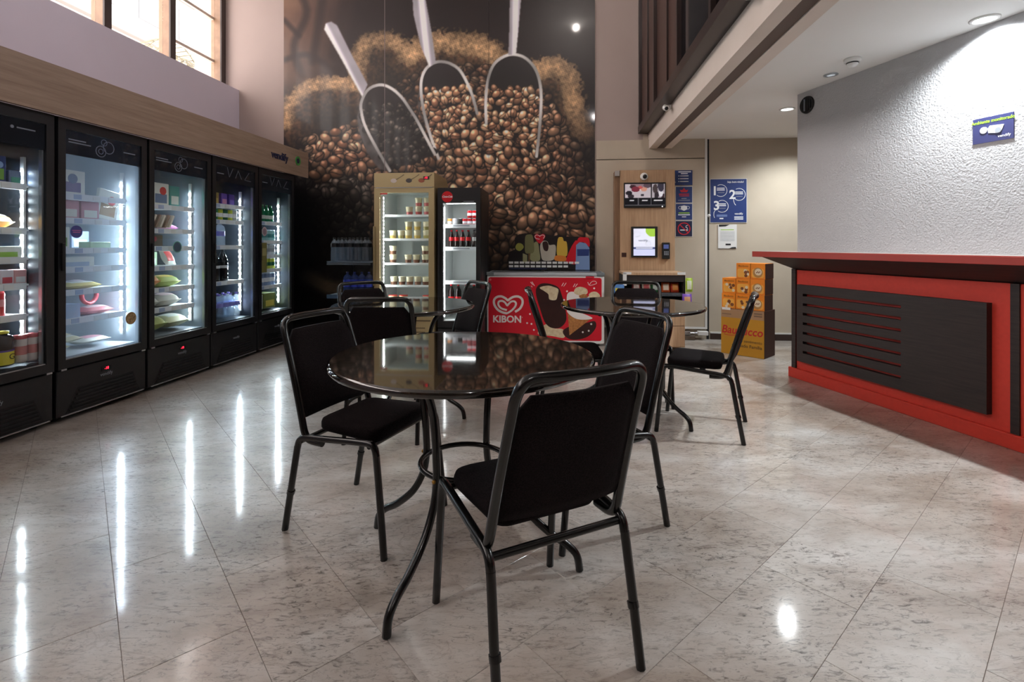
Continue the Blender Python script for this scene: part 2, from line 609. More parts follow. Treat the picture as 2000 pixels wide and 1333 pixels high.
def arc(cx, cz, r, a0, a1, n=16, rz=None):
    rz = rz or r
    return [(cx + r * math.cos(math.radians(a0 + (a1 - a0) * i / n)), cz + rz * math.sin(math.radians(a0 + (a1 - a0) * i / n))) for i in range(n + 1)]
def circ(cx, cz, r, n=24, rz=None):
    return arc(cx, cz, r, 0, 360, n, rz)[:-1]
def rrect(x0, x1, z0, z1, r, n=5):
    p = []
    for cx, cz, a in ((x1 - r, z1 - r, 0), (x0 + r, z1 - r, 90), (x0 + r, z0 + r, 180), (x1 - r, z0 + r, 270)):
        p += arc(cx, cz, r, a, a + 90, n)
    return p
def smooth_path(pts, n=6, closed=False):
    """Catmull-Rom through the points"""
    P = [Vector(p) for p in pts]
    m = len(P)
    out = []
    for i in range(m if closed else m - 1):
        p0 = P[i - 1] if (closed or i > 0) else P[0]
        p1 = P[i]; p2 = P[(i + 1) % m]
        p3 = P[(i + 2) % m] if (closed or i + 2 < m) else P[-1]
        for k in range(n):
            t = k / n
            out.append(0.5 * ((2 * p1) + (p2 - p0) * t + (2 * p0 - 5 * p1 + 4 * p2 - p3) * t * t + (3 * p1 - p0 - 3 * p2 + p3) * t ** 3))
    if not closed:
        out.append(P[-1])
    return [tuple(p) for p in out]


# ================================================================== STRUCTURE
def wallobj(o):
    o.location = WO; o.rotation_euler = (0, 0, WROT)
    return o
def wbox(name, m, a0, a1, b0, b1, z0, z1, parent=None):
    """box in back-wall coordinates: a to the right, b out of the wall"""
    o = MB().box(a0, a1, -b1, -b0, z0, z1).build(name, m, parent)
    if parent is None:
        wallobj(o); struct(o)
    return o

# ---- floor: stone slabs laid diagonally on a grout bed
floor = struct(MB().slab([(-4.6, -3.6), (4.4, -3.6), (4.4, 7.2), (-4.6, 7.2)], -0.05, -0.0025).build('floor', M_GROUT))
D1 = Vector((0.759, 0.651, 0)).normalized()
D2 = Vector((-D1.y, D1.x, 0))
TW, TL, GAP = 0.295, 0.59, 0.0010
tile_me = {}
def tile_mesh(lu, lv):
    key = (round(lu, 3), round(lv, 3))
    if key not in tile_me:
        x = lu / 2 - GAP / 2; y = lv / 2 - GAP / 2; c = 0.0008
        vs = [(-x, -y, -0.008), (x, -y, -0.008), (x, y, -0.008), (-x, y, -0.008),
              (-x, -y, -c), (x, -y, -c), (x, y, -c), (-x, y, -c),
              (-x + c, -y + c, 0), (x - c, -y + c, 0), (x - c, y - c, 0), (-x + c, y - c, 0)]
        fs = []
        for k in (0, 4):
            for j in range(4):
                fs.append((k + j, k + (j + 1) % 4, k + 4 + (j + 1) % 4, k + 4 + j))
        fs.append((8, 9, 10, 11))
        me = bpy.data.meshes.new('slab'); me.from_pydata(vs, [], fs); me.materials.append(M_FLOOR)
        tile_me[key] = me
    return tile_me[key]
def place_tile(u, v, lu, lv, lst):
    p = D1 * u + D2 * v
    lst.append((p.length if p.y > 0.6 else 50 + p.length, p, lu, lv))
tiles = []
V0 = (Vector((0.986, 1.5, 0)).dot(D2))
UB = (Vector((-2.30, 2.82, 0)).dot(D1)) + 2 * TW
for i in range(-30, 26):
    v = V0 + (i + 0.5) * TW
    for j in range(-1, 18):
        u = UB + (j + (0.5 if i % 2 else 0.0)) * TL + TL / 2 * 0
        lu = TL
        u0, u1 = u, u + TL
        if u1 <= UB + 0.01: continue
        u0 = max(u0, UB)
        place_tile((u0 + u1) / 2, v, u1 - u0, TW, tiles)
for i in range(1, 22):
    u = UB - (i - 0.5) * TW
    for j in range(-14, 14):
        v = V0 + (j + (0.5 if i % 2 else 0.0)) * TL
        place_tile(u, v + TL / 2, TW, TL, tiles)
def in_view(p):
    if p.y < 0.9 or p.y > 6.7: return False
    if abs(p.x / p.y) > 1.25: return False
    if p.x < -3.25 + 0.1124 * p.y - 0.45: return False
    return True
def in_room(p):
    return -4.3 < p.x < 4.1 and -3.3 < p.y < 6.9
near = sorted([t for t in tiles if in_view(t[1])], key=lambda t: t[0])
rest = [t for t in tiles if in_room(t[1]) and not in_view(t[1])]
TROT = math.atan2(D1.y, D1.x)
for d, p, lu, lv in near[:300]:
    o = bpy.data.objects.new('slab', tile_mesh(lu, lv)); COL.objects.link(o)
    o.parent = floor; o.location = p; o.rotation_euler = (0, 0, TROT)
mb = MB()
for d, p, lu, lv in near[300:] + rest:
    Mx = Matrix.Translation(p) @ Matrix.Rotation(TROT, 4, 'Z')
    mb.box(-lu / 2 + GAP / 2, lu / 2 - GAP / 2, -lv / 2 + GAP / 2, lv / 2 - GAP / 2, -0.008, 0, Mx)
o = mb.build('outer_slabs', M_FLOOR, floor); o['kind'] = 'stuff'

# ---- walls
wall_back = wbox('wall_back', M_WALLPINK, -4.3, 1.62, -0.2, 0.0, 0, CEIL_HALL)
wall_back_right = wbox('wall_back_right', M_WALLBEIGE, 1.62, 4.7, -0.2, 0.0, 0, CEIL_LOW + 0.08)
wall_left = wbox('wall_left', M_BULK, -3.93, -3.66, 0.0, 10.2, 0, 3.21)
# rounded top edge of the low wall
wbox('wall_left_header', M_WALLPINK, -4.15, -3.86, 0.0, 10.2, 4.75, CEIL_HALL)
wbox('wall_back_upper', M_DARKWALL, 1.62, 4.7, -0.2, 0.0, CEIL_LOW + 0.08, CEIL_HALL)
wbox('wall_rear', M_DARKWALL, -4.3, 4.7, 9.9, 10.1, 0, CEIL_HALL)
wbox('wall_right', M_DARKWALL, 4.5, 4.7, 0, 9.9, 0, CEIL_HALL)
wbox('ceiling_hall', M_CEIL, -4.3, 4.7, -0.1, 10.1, CEIL_HALL, CEIL_HALL + 0.1)
ceiling = wbox('ceiling', M_CEIL, 1.953, 4.55, 0.0, 9.9, CEIL_LOW, CEIL_LOW + 0.085)

# ---- high windows in the left wall
bm_pos = [0.06, 0.93, 1.77, 2.62, 3.47, 4.32, 5.17, 6.02, 6.87, 7.72, 8.57, 9.42]
for i in range(len(bm_pos) - 1):
    b0, b1 = bm_pos[i], bm_pos[i + 1]
    w = bpy.data.objects.new('window_%d' % (i + 1), None); COL.objects.link(w)
    w.location = WO; w.rotation_euler = (0, 0, WROT); struct(w, 'tall pane of the high left window with brown timber frame')
    mb = MB(); hw = 0.035
    mb.box(-3.99, -3.865, -b1 - hw, -b1 + hw, 3.21, 4.75).build('mullion', M_WINFRAME, w)
    MB().box(-3.865, -3.845, -b1 - hw, -b1 + hw + 0.01, 3.21, 4.75).build('mullion_face', M_WINDARK, w)
    if i == 0:
        MB().box(-3.99, -3.865, -b0 - hw, -b0 + hw, 3.21, 4.75).build('mullion', M_WINFRAME, w)
        MB().box(-3.865, -3.845, -b0 - hw, -b0 + hw + 0.015, 3.21, 4.75).build('mullion_face', M_WINDARK, w)
    MB().box(-3.99, -3.845, -b1 + hw, -b0 - hw, 3.21, 3.235).build('sill_rail', M_WINDARK, w)
    MB().box(-3.945, -3.94, -b1 + hw, -b0 - hw, 3.235, 4.75).build('pane', M_WINGLASS, w)
    for z in ([3.56, 4.12] if i == 0 else [4.12]):
        MB().box(-3.985, -3.95, -b1 + hw, -b0 - hw, z, z + 0.035).build('glazing_bar', mat('pale_bar', C(196, 180, 166), 0.6), w)

# ---- mezzanine: cream beam with a dark channel, dark steel rail and glazing above
beam = struct(wallobj(MB().plate([(1.684, 2.515), (1.684, 2.32), (1.775, 2.32), (1.775, 2.35), (1.865, 2.35), (1.865, 2.32), (1.953, 2.32), (1.953, 2.515)], -9.9, -0.0).build('trim_1', M_CREAM)), 'cream mezzanine edge beam running over the hall')
MB().box(1.777, 1.863, -9.9, 0.0, 2.326, 2.349).build('dark_channel', M_CHANNEL, beam)
mezz = wbox('trim_2', M_DARKBROWN, 1.56, 1.69, 0.0, 9.9, 2.515, 2.60)
mezz['label'] = 'dark brown bottom rail of the mezzanine glazing'
mezz_floor = wbox('floor_mezzanine', M_DARKWALL, 1.70, 4.5, 0.0, 9.9, 2.515, 2.56)
mull = [0.03, 1.02, 2.08, 3.02, 4.0, 5.0, 6.0, 7.0, 8.0, 9.0]
for i in range(len(mull) - 1):
    w = bpy.data.objects.new('window_%d' % (20 + i), None); COL.objects.link(w)
    w.location = WO; w.rotation_euler = (0, 0, WROT)
    struct(w, 'dark brown bay of the mezzanine glazing')
    MB().box(1.565, 1.66, -mull[i] - 0.025, -mull[i] + 0.025, 2.60, CEIL_HALL - 0.02).build('mullion', M_DARKBROWN, w)
    m_ = M_BROWNPANEL if i < 2 else M_DARKGLASS
    MB().box(1.60, 1.615, -mull[i + 1] + 0.025, -mull[i] - 0.025, 2.60, CEIL_HALL - 0.02).build('pane', m_, w)
    if i in (0, 1):
        MB().box(1.583, 1.602, -mull[i + 1] + 0.025 + 0.45, -mull[i + 1] + 0.025 + 0.47, 2.60, CEIL_HALL - 0.02).build('panel_joint', M_DARKBROWN, w)

# ---- panel door beside the mural, its white edge and the dark gap beyond
door = bpy.data.objects.new('door_1', None); COL.objects.link(door)
door.location = WO; door.rotation_euler = (0, 0, WROT); struct(door, 'beige sliding panel with white edges hung on the back wall')
MB().cbox(1.05, 2.345, -0.05, -0.002, 0.155, 2.19, 0.003).build('panel', M_WALLBEIGE, door)
MB().box(2.345, 2.372, -0.055, -0.002, 0.13, CEIL_LOW).build('edge_strip', M_WHITE, door)
MB().box(1.05, 2.345, -0.055, -0.002, 0.13, 0.155).build('edge_strip', M_WHITE, door)
MB().box(1.05, 2.345, -0.05, -0.002, 2.20, CEIL_LOW).build('top_panel', M_WALLBEIGE, door)
MB().box(2.376, 2.405, -0.008, -0.001, 0.0, CEIL_LOW).build('dark_gap', M_BLACK2, door)
MB().lathe([(0.0, 0), (0.018, 0), (0.018, 0.02), (0.012, 0.03), (0, 0.03)], 12, (0, 0, 0), M=Matrix.Translation((2.395, -0.03, 1.50)) @ Matrix.Rotation(PI / 2, 4, 'X')).build('knob', M_WHITE, door)
for i, (a0, a1) in enumerate([(2.42, 2.6), (2.605, 2.8), (2.805, 3.1), (3.105, 3.4), (3.405, 3.7), (3.705, 4.0)]):
    if i == 0:
        base = struct(wallobj(MB().cbox(a0, a1, -0.018, -0.001, 0, 0.075, 0.003).build('baseboard_back', mat('dark_tile', C(62, 46, 42), 0.35))), 'dark brown tile skirting')
    else:
        MB().cbox(a0, a1, -0.018, -0.001, 0, 0.075, 0.003).build('skirting_tile', MATS['dark_tile'], base)
wbox('baseboard_white', M_WHITE, 2.42, 4.0, 0.001, 0.015, 0.075, 0.09)

# ---- counter and the rough white wall above it
CR = math.atan2(-0.9724, 0.2334)
CO = Vector((2.416, 4.412, 0))
def cobj(o):
    o.location = CO; o.rotation_euler = (0, 0, CR); return o
wall_counter = struct(cobj(MB().box(0.106, 3.9, -0.005, 0.25, 1.09, CEIL_LOW - 0.001).build('wall_counter', M_ROUGHWHITE)), 'rough white plaster wall above the red counter')

ct = thing('reception_counter', 'long red reception counter with a slotted dark wood panel', 'counter', CO, CR)
MB().box(0.03, 3.6, 0.06, 0.30, 0.0, 1.04).build('carcass', M_WENGE, ct)
MB().cbox(-0.005, 3.6, 0.0, 0.30, 0.0, 0.085, 0.004).build('plinth', M_RED, ct)
MB().cbox(-0.127, 3.6, -0.268, 0.30, 1.043, 1.09, 0.003).build('worktop', M_REDTOP, ct)
MB().box(-0.125, 3.6, -0.266, 0.0, 1.09, 1.0915).build('top_laminate', mat('top_laminate', C(150, 140, 136), 0.4), ct)
mb = MB()   # flared cornice under the top
mb.add([(-0.06, -0.225, 1.043), (3.6, -0.225, 1.043), (3.6, 0.05, 0.93), (0.035, 0.05, 0.93), (-0.06, 0.3, 1.043), (3.6, 0.3, 1.043), (3.6, 0.3, 0.93), (0.035, 0.3, 0.93)],
       [(0, 3, 2, 1), (0, 4, 7, 3), (3, 7, 6, 2), (1, 2, 6, 5), (0, 1, 5, 4)])
mb.build('cornice', M_WENGE, ct)
MB().box(0.018, 0.062, 0.015, 0.07, 0.085, 0.94).build('corner_post', M_WENGE, ct)
for x0, x1 in ((0.062, 1.612), (1.655, 3.20), (3.243, 3.6)):
    MB().box(x0, x1, 0.03, 0.06, 0.085, 0.93).build('front_panel', M_RED, ct)
for x0 in (1.612, 3.20):
    MB().box(x0, x0 + 0.043, 0.02, 0.06, 0.075, 0.93).build('divider', M_WENGE, ct)
for off in (0.0, 1.593):
    zs = [0.16, 0.245, 0.325, 0.405, 0.485, 0.565, 0.645, 0.725, 0.81]
    for i in range(8):
        z0 = zs[i] + (0.0 if i == 0 else 0.012); z1 = zs[i + 1] - (0.0 if i == 7 else 0.010)
        MB().box(off + 0.17, off + 1.009, -0.012, 0.03, z0, z1).build('slat', M_WENGE, ct)
    MB().box(off + 0.105, off + 0.17, -0.012, 0.03, 0.16, 0.81).build('stile', M_WENGE, ct)
    MB().box(off + 1.009, off + 1.517, -0.012, 0.03, 0.16, 0.81).build('solid_board', M_WENGE, ct)
    break

# ---- recessed downlights and hall spot of the place, plus added unseen lamps
def downlight(name, loc, label, on=True, power=0, color=(0.93, 0.98, 1.0), r=0.055, spot=2.6):
    t = thing(name, label, 'downlight', loc)
    MB().lathe([(r, 0), (r + 0.014, 0), (r + 0.014, -0.006), (r, -0.010), (r - 0.004, -0.002)], 24).build('trim_ring', M_WHITE if on else M_ALU, t)
    MB().lathe([(0.0, -0.002), (r - 0.004, -0.002), (r - 0.004, -0.0015), (0.0, -0.0015)], 24).build('diffuser', emat('diffuser_on', (0.93, 0.98, 1.0, 1), 14) if on else emat('diffuser_off', (0.9, 0.95, 1.0, 1), 0.8), t)
    if power:
        if spot is None:      # surface lamp that throws light all round
            lamp(name + '_light', 'POINT', (loc[0], loc[1], loc[2] - 0.07), power, color, 0.06)
        else:
            lamp(name + '_light', 'SPOT', (loc[0], loc[1], loc[2] - 0.02), power, color, 0.03, (0, 0, 0), spot, 0.85)
    return t
downlight('downlight', (2.68, 2.862, CEIL_LOW), 'bright recessed downlight washing the rough white wall', True, 230)
downlight('downlight', (2.594, 4.76, CEIL_LOW), 'bright downlight at the far end behind the white wall corner', True, 75)
downlight('downlight', (3.25, 5.45, CEIL_LOW), 'added unseen downlight behind the rough white wall corner', True, 105)  # added out of sight to brighten the right part of the back wall
downlight('downlight', (2.40, 3.80, CEIL_LOW), 'small dim downlight near the round black wall grille', False, 0, r=0.035)
downlight('hall_spot', (0.613, 3.77, CEIL_HALL), 'ceiling spot high above the tables', True, 60, (1.0, 0.89, 0.82), 0.09, None)
downlight('downlight', (2.93, 1.78, CEIL_LOW), 'added unseen downlight nearest to us over the counter', True, 60)  # added out of frame to brighten the floor on the right
downlight('hall_spot', (0.70, -2.5, CEIL_HALL), 'added unseen ceiling spot behind us over the hall', True, 120, (1.0, 0.92, 0.90), 0.09, None)  # added behind the camera to lift the hall floor and walls
def added_fill(loc, target, power, label):  # added lamps out of frame that brighten the left bulkhead
    t = thing('added_fill_light', label, 'added fill light', loc)
    d = (Vector(target) - Vector(loc)).normalized()
    q = d.to_track_quat('-Z', 'Y')
    t.rotation_mode = 'QUATERNION'; t.rotation_quaternion = q
    MB().cbox(-0.07, 0.07, -0.05, 0.05, 0.0, 0.05, 0.006).build('housing', M_BLACK, t)
    MB().box(-0.06, 0.06, -0.04, 0.04, -0.004, 0.0).build('lens', emat('added_fill_lens', (0.9, 0.86, 1.0, 1), 8), t)
    MB().box(-0.012, 0.012, -0.012, 0.012, 0.05, 0.16).build('arm', M_BLACK2, t)
    l = lamp('added_fill_lamp', 'SPOT', Vector(loc) + d * 0.02, power, (0.90, 0.86, 1.0), 0.05, (0, 0, 0), 1.45, 1.0)
    l.rotation_euler = q.to_euler()
added_fill(wl(1.42, 4.3, 3.62), (-3.9, 2.6, 3.05), 120, 'added unseen fill light on the mezzanine glazing, nearer one')
added_fill(wl(1.42, 2.1, 3.95), (-3.5, 5.2, 2.9), 95, 'added unseen fill light on the mezzanine glazing, farther one')

# ================================================================== TABLES AND CHAIRS
def make_table(label, c, angs):
    t = thing('round_table', label, 'table', (c[0], c[1], 0), 0, 'round black granite cafe tables')
    R = 0.475
    MB().lathe([(R - 0.012, 0.724), (R - 0.003, 0.728), (R, 0.737), (R - 0.003, 0.746), (R - 0.010, 0.75)], 96).build('tabletop', M_GRANITE, t)
    prof = [(0.37, 0.717), (0.30, 0.712), (0.235, 0.675), (0.195, 0.60), (0.178, 0.50), (0.172, 0.42), (0.170, 0.36), (0.185, 0.28), (0.235, 0.195), (0.315, 0.125), (0.375, 0.09), (0.41, 0.055), (0.42, 0.003)]
    for a in angs:
        ca, sa = math.cos(math.radians(a)), math.sin(math.radians(a))
        pts = smooth_path([(r * ca, r * sa, z) for r, z in prof], 4)
        lg = MB().tube(pts, 0.0138, 8).build('leg', M_BLACKTUBE, t)
        MB().lathe([(0, 0), (0.007, 0), (0.007, 0.006), (0.004, 0.009), (0, 0.009)], 8, M=Matrix.Translation((0.183 * ca, 0.183 * sa, 0.357)) @ Matrix.Rotation(math.radians(a), 4, 'Z') @ Matrix.Rotation(PI / 2, 4, 'Y')).build('bolt', mat('brass', C(150, 112, 50), 0.35, metal=0.9), lg)
    for rr, zz in ((0.157, 0.357),):
        MB().tube([(rr * math.cos(2 * PI * k / 40), rr * math.sin(2 * PI * k / 40), zz) for k in range(40)], 0.010, 8, True).build('ring', M_BLACKTUBE, t)
    MB().tube([(0.26 * math.cos(2 * PI * k / 40), 0.26 * math.sin(2 * PI * k / 40), 0.712) for k in range(40)], 0.008, 6, True).build('top_ring', M_BLACKTUBE, t)
    return t
make_table('nearest round black granite table in the middle of the hall', (-0.176, 1.85), (-117, -10, 64, 152))
make_table('round granite table in front of the champagne ice cream freezer', (-0.728, 3.40), (-100, -10, 80, 170))
make_table('round granite table in front of the wooden kiosk', (0.805, 3.40), (-45, 40, 135, -135))

def pad(outline, z0, z1, crown, n_in=2):
    """upholstered pad from an outline (list of x,y), with soft edges"""
    mb = MB()
    cx = sum(p[0] for p in outline) / len(outline); cy = sum(p[1] for p in outline) / len(outline)
    rings = [(0.965, z0), (1.0, z0 + 0.012), (1.0, z1 - 0.018), (0.975, z1 - 0.005), (0.90, z1 + crown * 0.35), (0.6, z1 + crown * 0.8), (0.25, z1 + crown)]
    n = len(outline)
    vs = []
    for k, z in rings:
        vs += [(cx + (p[0] - cx) * k, cy + (p[1] - cy) * k, z) for p in outline]
    fs = [tuple(reversed(range(n)))]
    for i in range(len(rings) - 1):
        for j in range(n):
            fs.append((i * n + j, i * n + (j + 1) % n, (i + 1) * n + (j + 1) % n, (i + 1) * n + j))
    fs.append(tuple(range((len(rings) - 1) * n, len(rings) * n)))
    return vs, fs

def make_chair():
    """local frame: faces +y, feet at z = 0"""
    t = thing('banquet_chair', 'x', 'chair', (0, 0, 0), 0, 'black banquet chairs')
    # legs: one bent tube each side gives front leg, side rail and rear leg
    for s in (-1, 1):
        x = 0.205 * s
        MB().tube(smooth_path([(x * 1.03, 0.245, 0.0), (x * 1.01, 0.222, 0.22), (x, 0.205, 0.37)], 3), 0.0132, 8).build('leg', M_BLACKTUBE, t)
        MB().tube(smooth_path([(x, 0.205, 0.37), (x, 0.195, 0.400), (x, 0.165, 0.410), (x, -0.03, 0.395), (x, -0.14, 0.385), (x, -0.172, 0.370), (x, -0.183, 0.340)], 4), 0.0132, 8).build('side_rail', M_BLACKTUBE, t)
        MB().tube([(x, -0.183, 0.345), (x * 1.02, -0.212, 0.18), (x * 1.03, -0.245, 0.0)], 0.0132, 8).build('leg', M_BLACKTUBE, t)
        MB().tube([(x * 1.015, -0.213, 0.165), (x * 1.015, -0.218, 0.150)], 0.0160, 8).build('leg_collar', M_BLACKTUBE, t)
    MB().tube([(-0.205, -0.165, 0.368), (0.205, -0.165, 0.368)], 0.011, 8).build('rear_crossbar', M_BLACKTUBE, t)
    MB().tube([(-0.205, 0.17, 0.397), (0.205, 0.17, 0.397)], 0.010, 8).build('front_crossbar', M_BLACKTUBE, t)
    MB().box(-0.03, 0.03, -0.02, 0.01, 0.350, 0.385).build('stacking_bumper', M_BLACK2, t)
    # back frame, an upturned U that hooks under the seat
    def bk(z):   # lean of the back
        k = (z - 0.385) / (0.84 - 0.385)
        return -0.150 - 0.125 * k - 0.02 * k * k
    w0, w1 = 0.198, 0.182
    L_ = [(-w0, -0.06, 0.372), (-w0, -0.125, 0.376), (-w0, -0.152, 0.400)]
    for z in (0.46, 0.55, 0.65, 0.74, 0.79):
        k = (z - 0.4) / 0.44
        L_.append((-(w0 + (w1 - w0) * k), bk(z), z))
    top = [(-w1 + 0.008, bk(0.825), 0.822), (-w1 + 0.035, bk(0.84), 0.840), (-0.08, bk(0.842) - 0.012, 0.842), (0.0, bk(0.842) - 0.016, 0.842)]
    half = L_ + top
    full = half + [(-p[0], p[1], p[2]) for p in half[:-1][::-1]]
    MB().tube(smooth_path(full, 4), 0.0142, 10).build('back_frame', M_BLACKTUBE, t)
    # back pad
    zb, zt = 0.455, 0.795
    n = 9; rows = 10
    vs = []; fs = []
    def w_at(z): return (w0 + (w1 - w0) * (z - 0.4) / 0.44) - 0.006
    loops = []
    grid_f = []; grid_b = []
    for i in range(rows + 1):
        z = zb + (zt - zb) * i / rows
        ins = 0.0
        e = min(i, rows - i)
        if i >= rows - 1: ins = (0.012, 0.035)[i - rows + 1]
        if i == 0: ins = 0.01
        hw = w_at(z) - ins
        edge = 0.35 if e == 0 else (0.85 if e == 1 else 1.0)
        rf = []; rb = []
        for j in range(n + 1):
            u = -1 + 2 * j / n
            th = 0.019 * edge * (0.35 if abs(u) > 0.99 else (0.85 if abs(u) > 0.75 else 1.0))
            cv = -0.016 * (1 - u * u)
            rf.append((hw * u, bk(z) + th + cv + 0.004, z)); rb.append((hw * u, bk(z) - th * 0.8 + cv, z))
        grid_f.append(rf); grid_b.append(rb)
    idx = lambda g, i, j: (0 if g == 0 else (rows + 1) * (n + 1)) + i * (n + 1) + j
    for g in (grid_f, grid_b):
        for r in g: vs += r
    for i in range(rows):
        for j in range(n):
            fs.append((idx(0, i, j + 1), idx(0, i, j), idx(0, i + 1, j), idx(0, i + 1, j + 1)))
            fs.append((idx(1, i, j), idx(1, i, j + 1), idx(1, i + 1, j + 1), idx(1, i + 1, j)))
    for j in range(n):
        fs.append((idx(0, 0, j), idx(0, 0, j + 1), idx(1, 0, j + 1), idx(1, 0, j)))
        fs.append((idx(0, rows, j + 1), idx(0, rows, j), idx(1, rows, j), idx(1, rows, j + 1)))
    for i in range(rows):
        fs.append((idx(0, i + 1, 0), idx(0, i, 0), idx(1, i, 0), idx(1, i + 1, 0)))
        fs.append((idx(0, i, n), idx(0, i + 1, n), idx(1, i + 1, n), idx(1, i, n)))
    MB().add(vs, fs, True).build('backrest', M_FABRIC, t)
    # seat pad
    out = []
    for cx, cy, a, r in ((0.185, 0.19, 0, 0.05), (-0.185, 0.19, 90, 0.05), (-0.165, -0.125, 180, 0.045), (0.165, -0.125, 270, 0.045)):
        for k in range(6):
            an = math.radians(a + 90 * k / 5)
            out.append((cx - math.copysign(r, cx) + r * math.cos(an), cy - math.copysign(r, cy) + r * math.sin(an)))
    sv, sf = pad(out, 0.405, 0.452, 0.006)
    MB().add(sv, sf, True).build('seat', M_FABRIC, t)
    return t

chair0 = make_chair()
CH = [((0.0525, 1.496), (-0.436, 0.90), 'nearest black chair, its back to us, at the near granite table'),
      ((-0.606, 2.13), (0.916, -0.40), 'black chair on the left side of the nearest table'),
      ((0.325, 2.16), (-0.915, -0.40), 'black chair on the right side of the nearest table, hidden partly by the front chair'),
      ((-0.755, 3.14), (0.0, 1.0), 'black chair with its back to us between the two left tables'),
      ((1.20, 3.19), (-0.90, 0.437), 'black chair seen from the side on the right of the kiosk table'),
      ((0.955, 3.80), (-0.16, -0.99), 'black chair behind the kiosk table, facing us before the snack stand'),
      ((0.41, 3.44), (1.0, -0.03), 'black chair left of the kiosk table in front of the red chest freezer'),
      ((-1.03, 3.81), (0.6, -0.8), 'black chair behind the left rear table near the water bottles'),
      ((-0.51, 3.91), (-0.83, -0.55), 'black chair right of the left rear table near the black drinks fridge')]
for i, (p, f, lb) in enumerate(CH):
    rz = math.atan2(f[1], f[0]) - PI / 2
    if i == 0:
        first = chair0
        chair0['label'] = lb
        kids(chair0)
    else:
        dup(chair0, (p[0], p[1], 0), rz, lb)
p, f, lb = CH[0]
chair0.location = (p[0], p[1], 0); chair0.rotation_euler = (0, 0, math.atan2(f[1], f[0]) - PI / 2)

# ================================================================== COFFEE MURAL (a photo print glued to the back wall)
MX0, MY0, MW, MH = 545, -90, 630, 800       # drawing board, one unit per print cell
def vnoise(w, h, cell, seed, octaves=3):
    r = np.random.RandomState(seed)
    out = np.zeros((h, w)); amp = 1.0; tot = 0
    for o in range(octaves):
        c = max(2.0, cell / 2 ** o)
        gw, gh = int(w / c) + 3, int(h / c) + 3
        g = r.rand(gh, gw)
        x = np.arange(w) / c; y = np.arange(h) / c
        xi = x.astype(int); yi = y.astype(int)
        fx = x - xi; fy = (y - yi)[:, None]
        fx = fx * fx * (3 - 2 * fx); fy = fy * fy * (3 - 2 * fy)
        a = g[yi][:, xi]; b = g[yi][:, xi + 1]; c_ = g[yi + 1][:, xi]; d = g[yi + 1][:, xi + 1]
        out += amp * ((a * (1 - fx) + b * fx) * (1 - fy) + (c_ * (1 - fx) + d * fx) * fy)
        tot += amp; amp *= 0.5
    return out / tot
GX, GY = np.meshgrid(np.arange(MW) + MX0 + 0.5, np.arange(MH) + MY0 + 0.5)
def polymask(poly, X=None, Y=None):
    X = GX if X is None else X; Y = GY if Y is None else Y
    m = np.zeros(X.shape, bool)
    n = len(poly)
    for i in range(n):
        x0, y0 = poly[i]; x1, y1 = poly[(i + 1) % n]
        if y0 == y1: continue
        c = ((y0 <= Y) & (Y < y1)) | ((y1 <= Y) & (Y < y0))
        m ^= c & (X < (x1 - x0) * (Y - y0) / (y1 - y0) + x0)
    return m
def linedist(pts):
    d = np.full(GX.shape, 1e9); t_at = np.zeros(GX.shape); L0 = 0
    for (x0, y0), (x1, y1) in zip(pts[:-1], pts[1:]):
        l2 = (x1 - x0) ** 2 + (y1 - y0) ** 2
        t = np.clip(((GX - x0) * (x1 - x0) + (GY - y0) * (y1 - y0)) / l2, 0, 1)
        dd = np.hypot(GX - x0 - t * (x1 - x0), GY - y0 - t * (y1 - y0))
        k = dd < d
        d[k] = dd[k]; t_at[k] = L0 + t[k] * l2 ** 0.5
        L0 += l2 ** 0.5
    return d, t_at
def blur(m, r):
    m = m.astype(float)
    for ax in (0, 1):
        p = np.pad(m, [(r, r) if a == ax else (0, 0) for a in (0, 1)], mode='edge')
        n = m.shape[ax]
        m = sum(np.take(p, np.arange(k, k + n), axis=ax) for k in range(2 * r + 1)) / (2 * r + 1)
    return m
def sp(pts, n=6):
    return [(p[0], p[1]) for p in smooth_path([(a, b, 0) for a, b in pts], n)]
IMG = np.zeros((MH, MW, 3))
def paint(mask, col):
    m = mask[..., None] if mask.ndim == 2 else mask
    IMG[:] = IMG * (1 - m) + np.asarray(col) / 255.0 * m
n_big = vnoise(MW, MH, 160, 1); n_mid = vnoise(MW, MH, 40, 2); n_fin = vnoise(MW, MH, 5, 3, 2)
# backdrop: dark brown, a little violet towards the top
IMG[:] = np.array([34, 22, 22]) / 255.0
paint(np.clip((n_big - 0.35) * 1.1, 0, 1) * np.clip((330 - GY) / 330, 0, 1), (62, 40, 40))
paint(np.clip((160 - GY) / 260, 0, 1) * np.clip((1000 - GX) / 400, 0, 1) * 0.5, (70, 46, 52))
# out-of-focus sacking at upper left
lf = np.clip((700 - GX - GY * 0.15) / 120, 0, 1) * np.clip((210 - GY) / 60, 0, 1)
paint(lf * (0.55 + 0.45 * n_mid), (150, 116, 94))
for pts, w in (([(560, -60), (600, 20), (575, 90), (590, 150)], 9), ([(640, -80), (628, 20), (612, 120)], 10), ([(555, 118), (600, 108), (640, 130), (660, 150)], 7), ([(690, -60), (668, 40), (655, 110)], 12), ([(556, 40), (585, 70)], 6)):
    d, _ = linedist(sp(pts)); paint(np.clip(1.3 - d / w, 0, 1) * 0.8 * np.clip((170 - GY) / 40, 0, 1), (52, 36, 34))
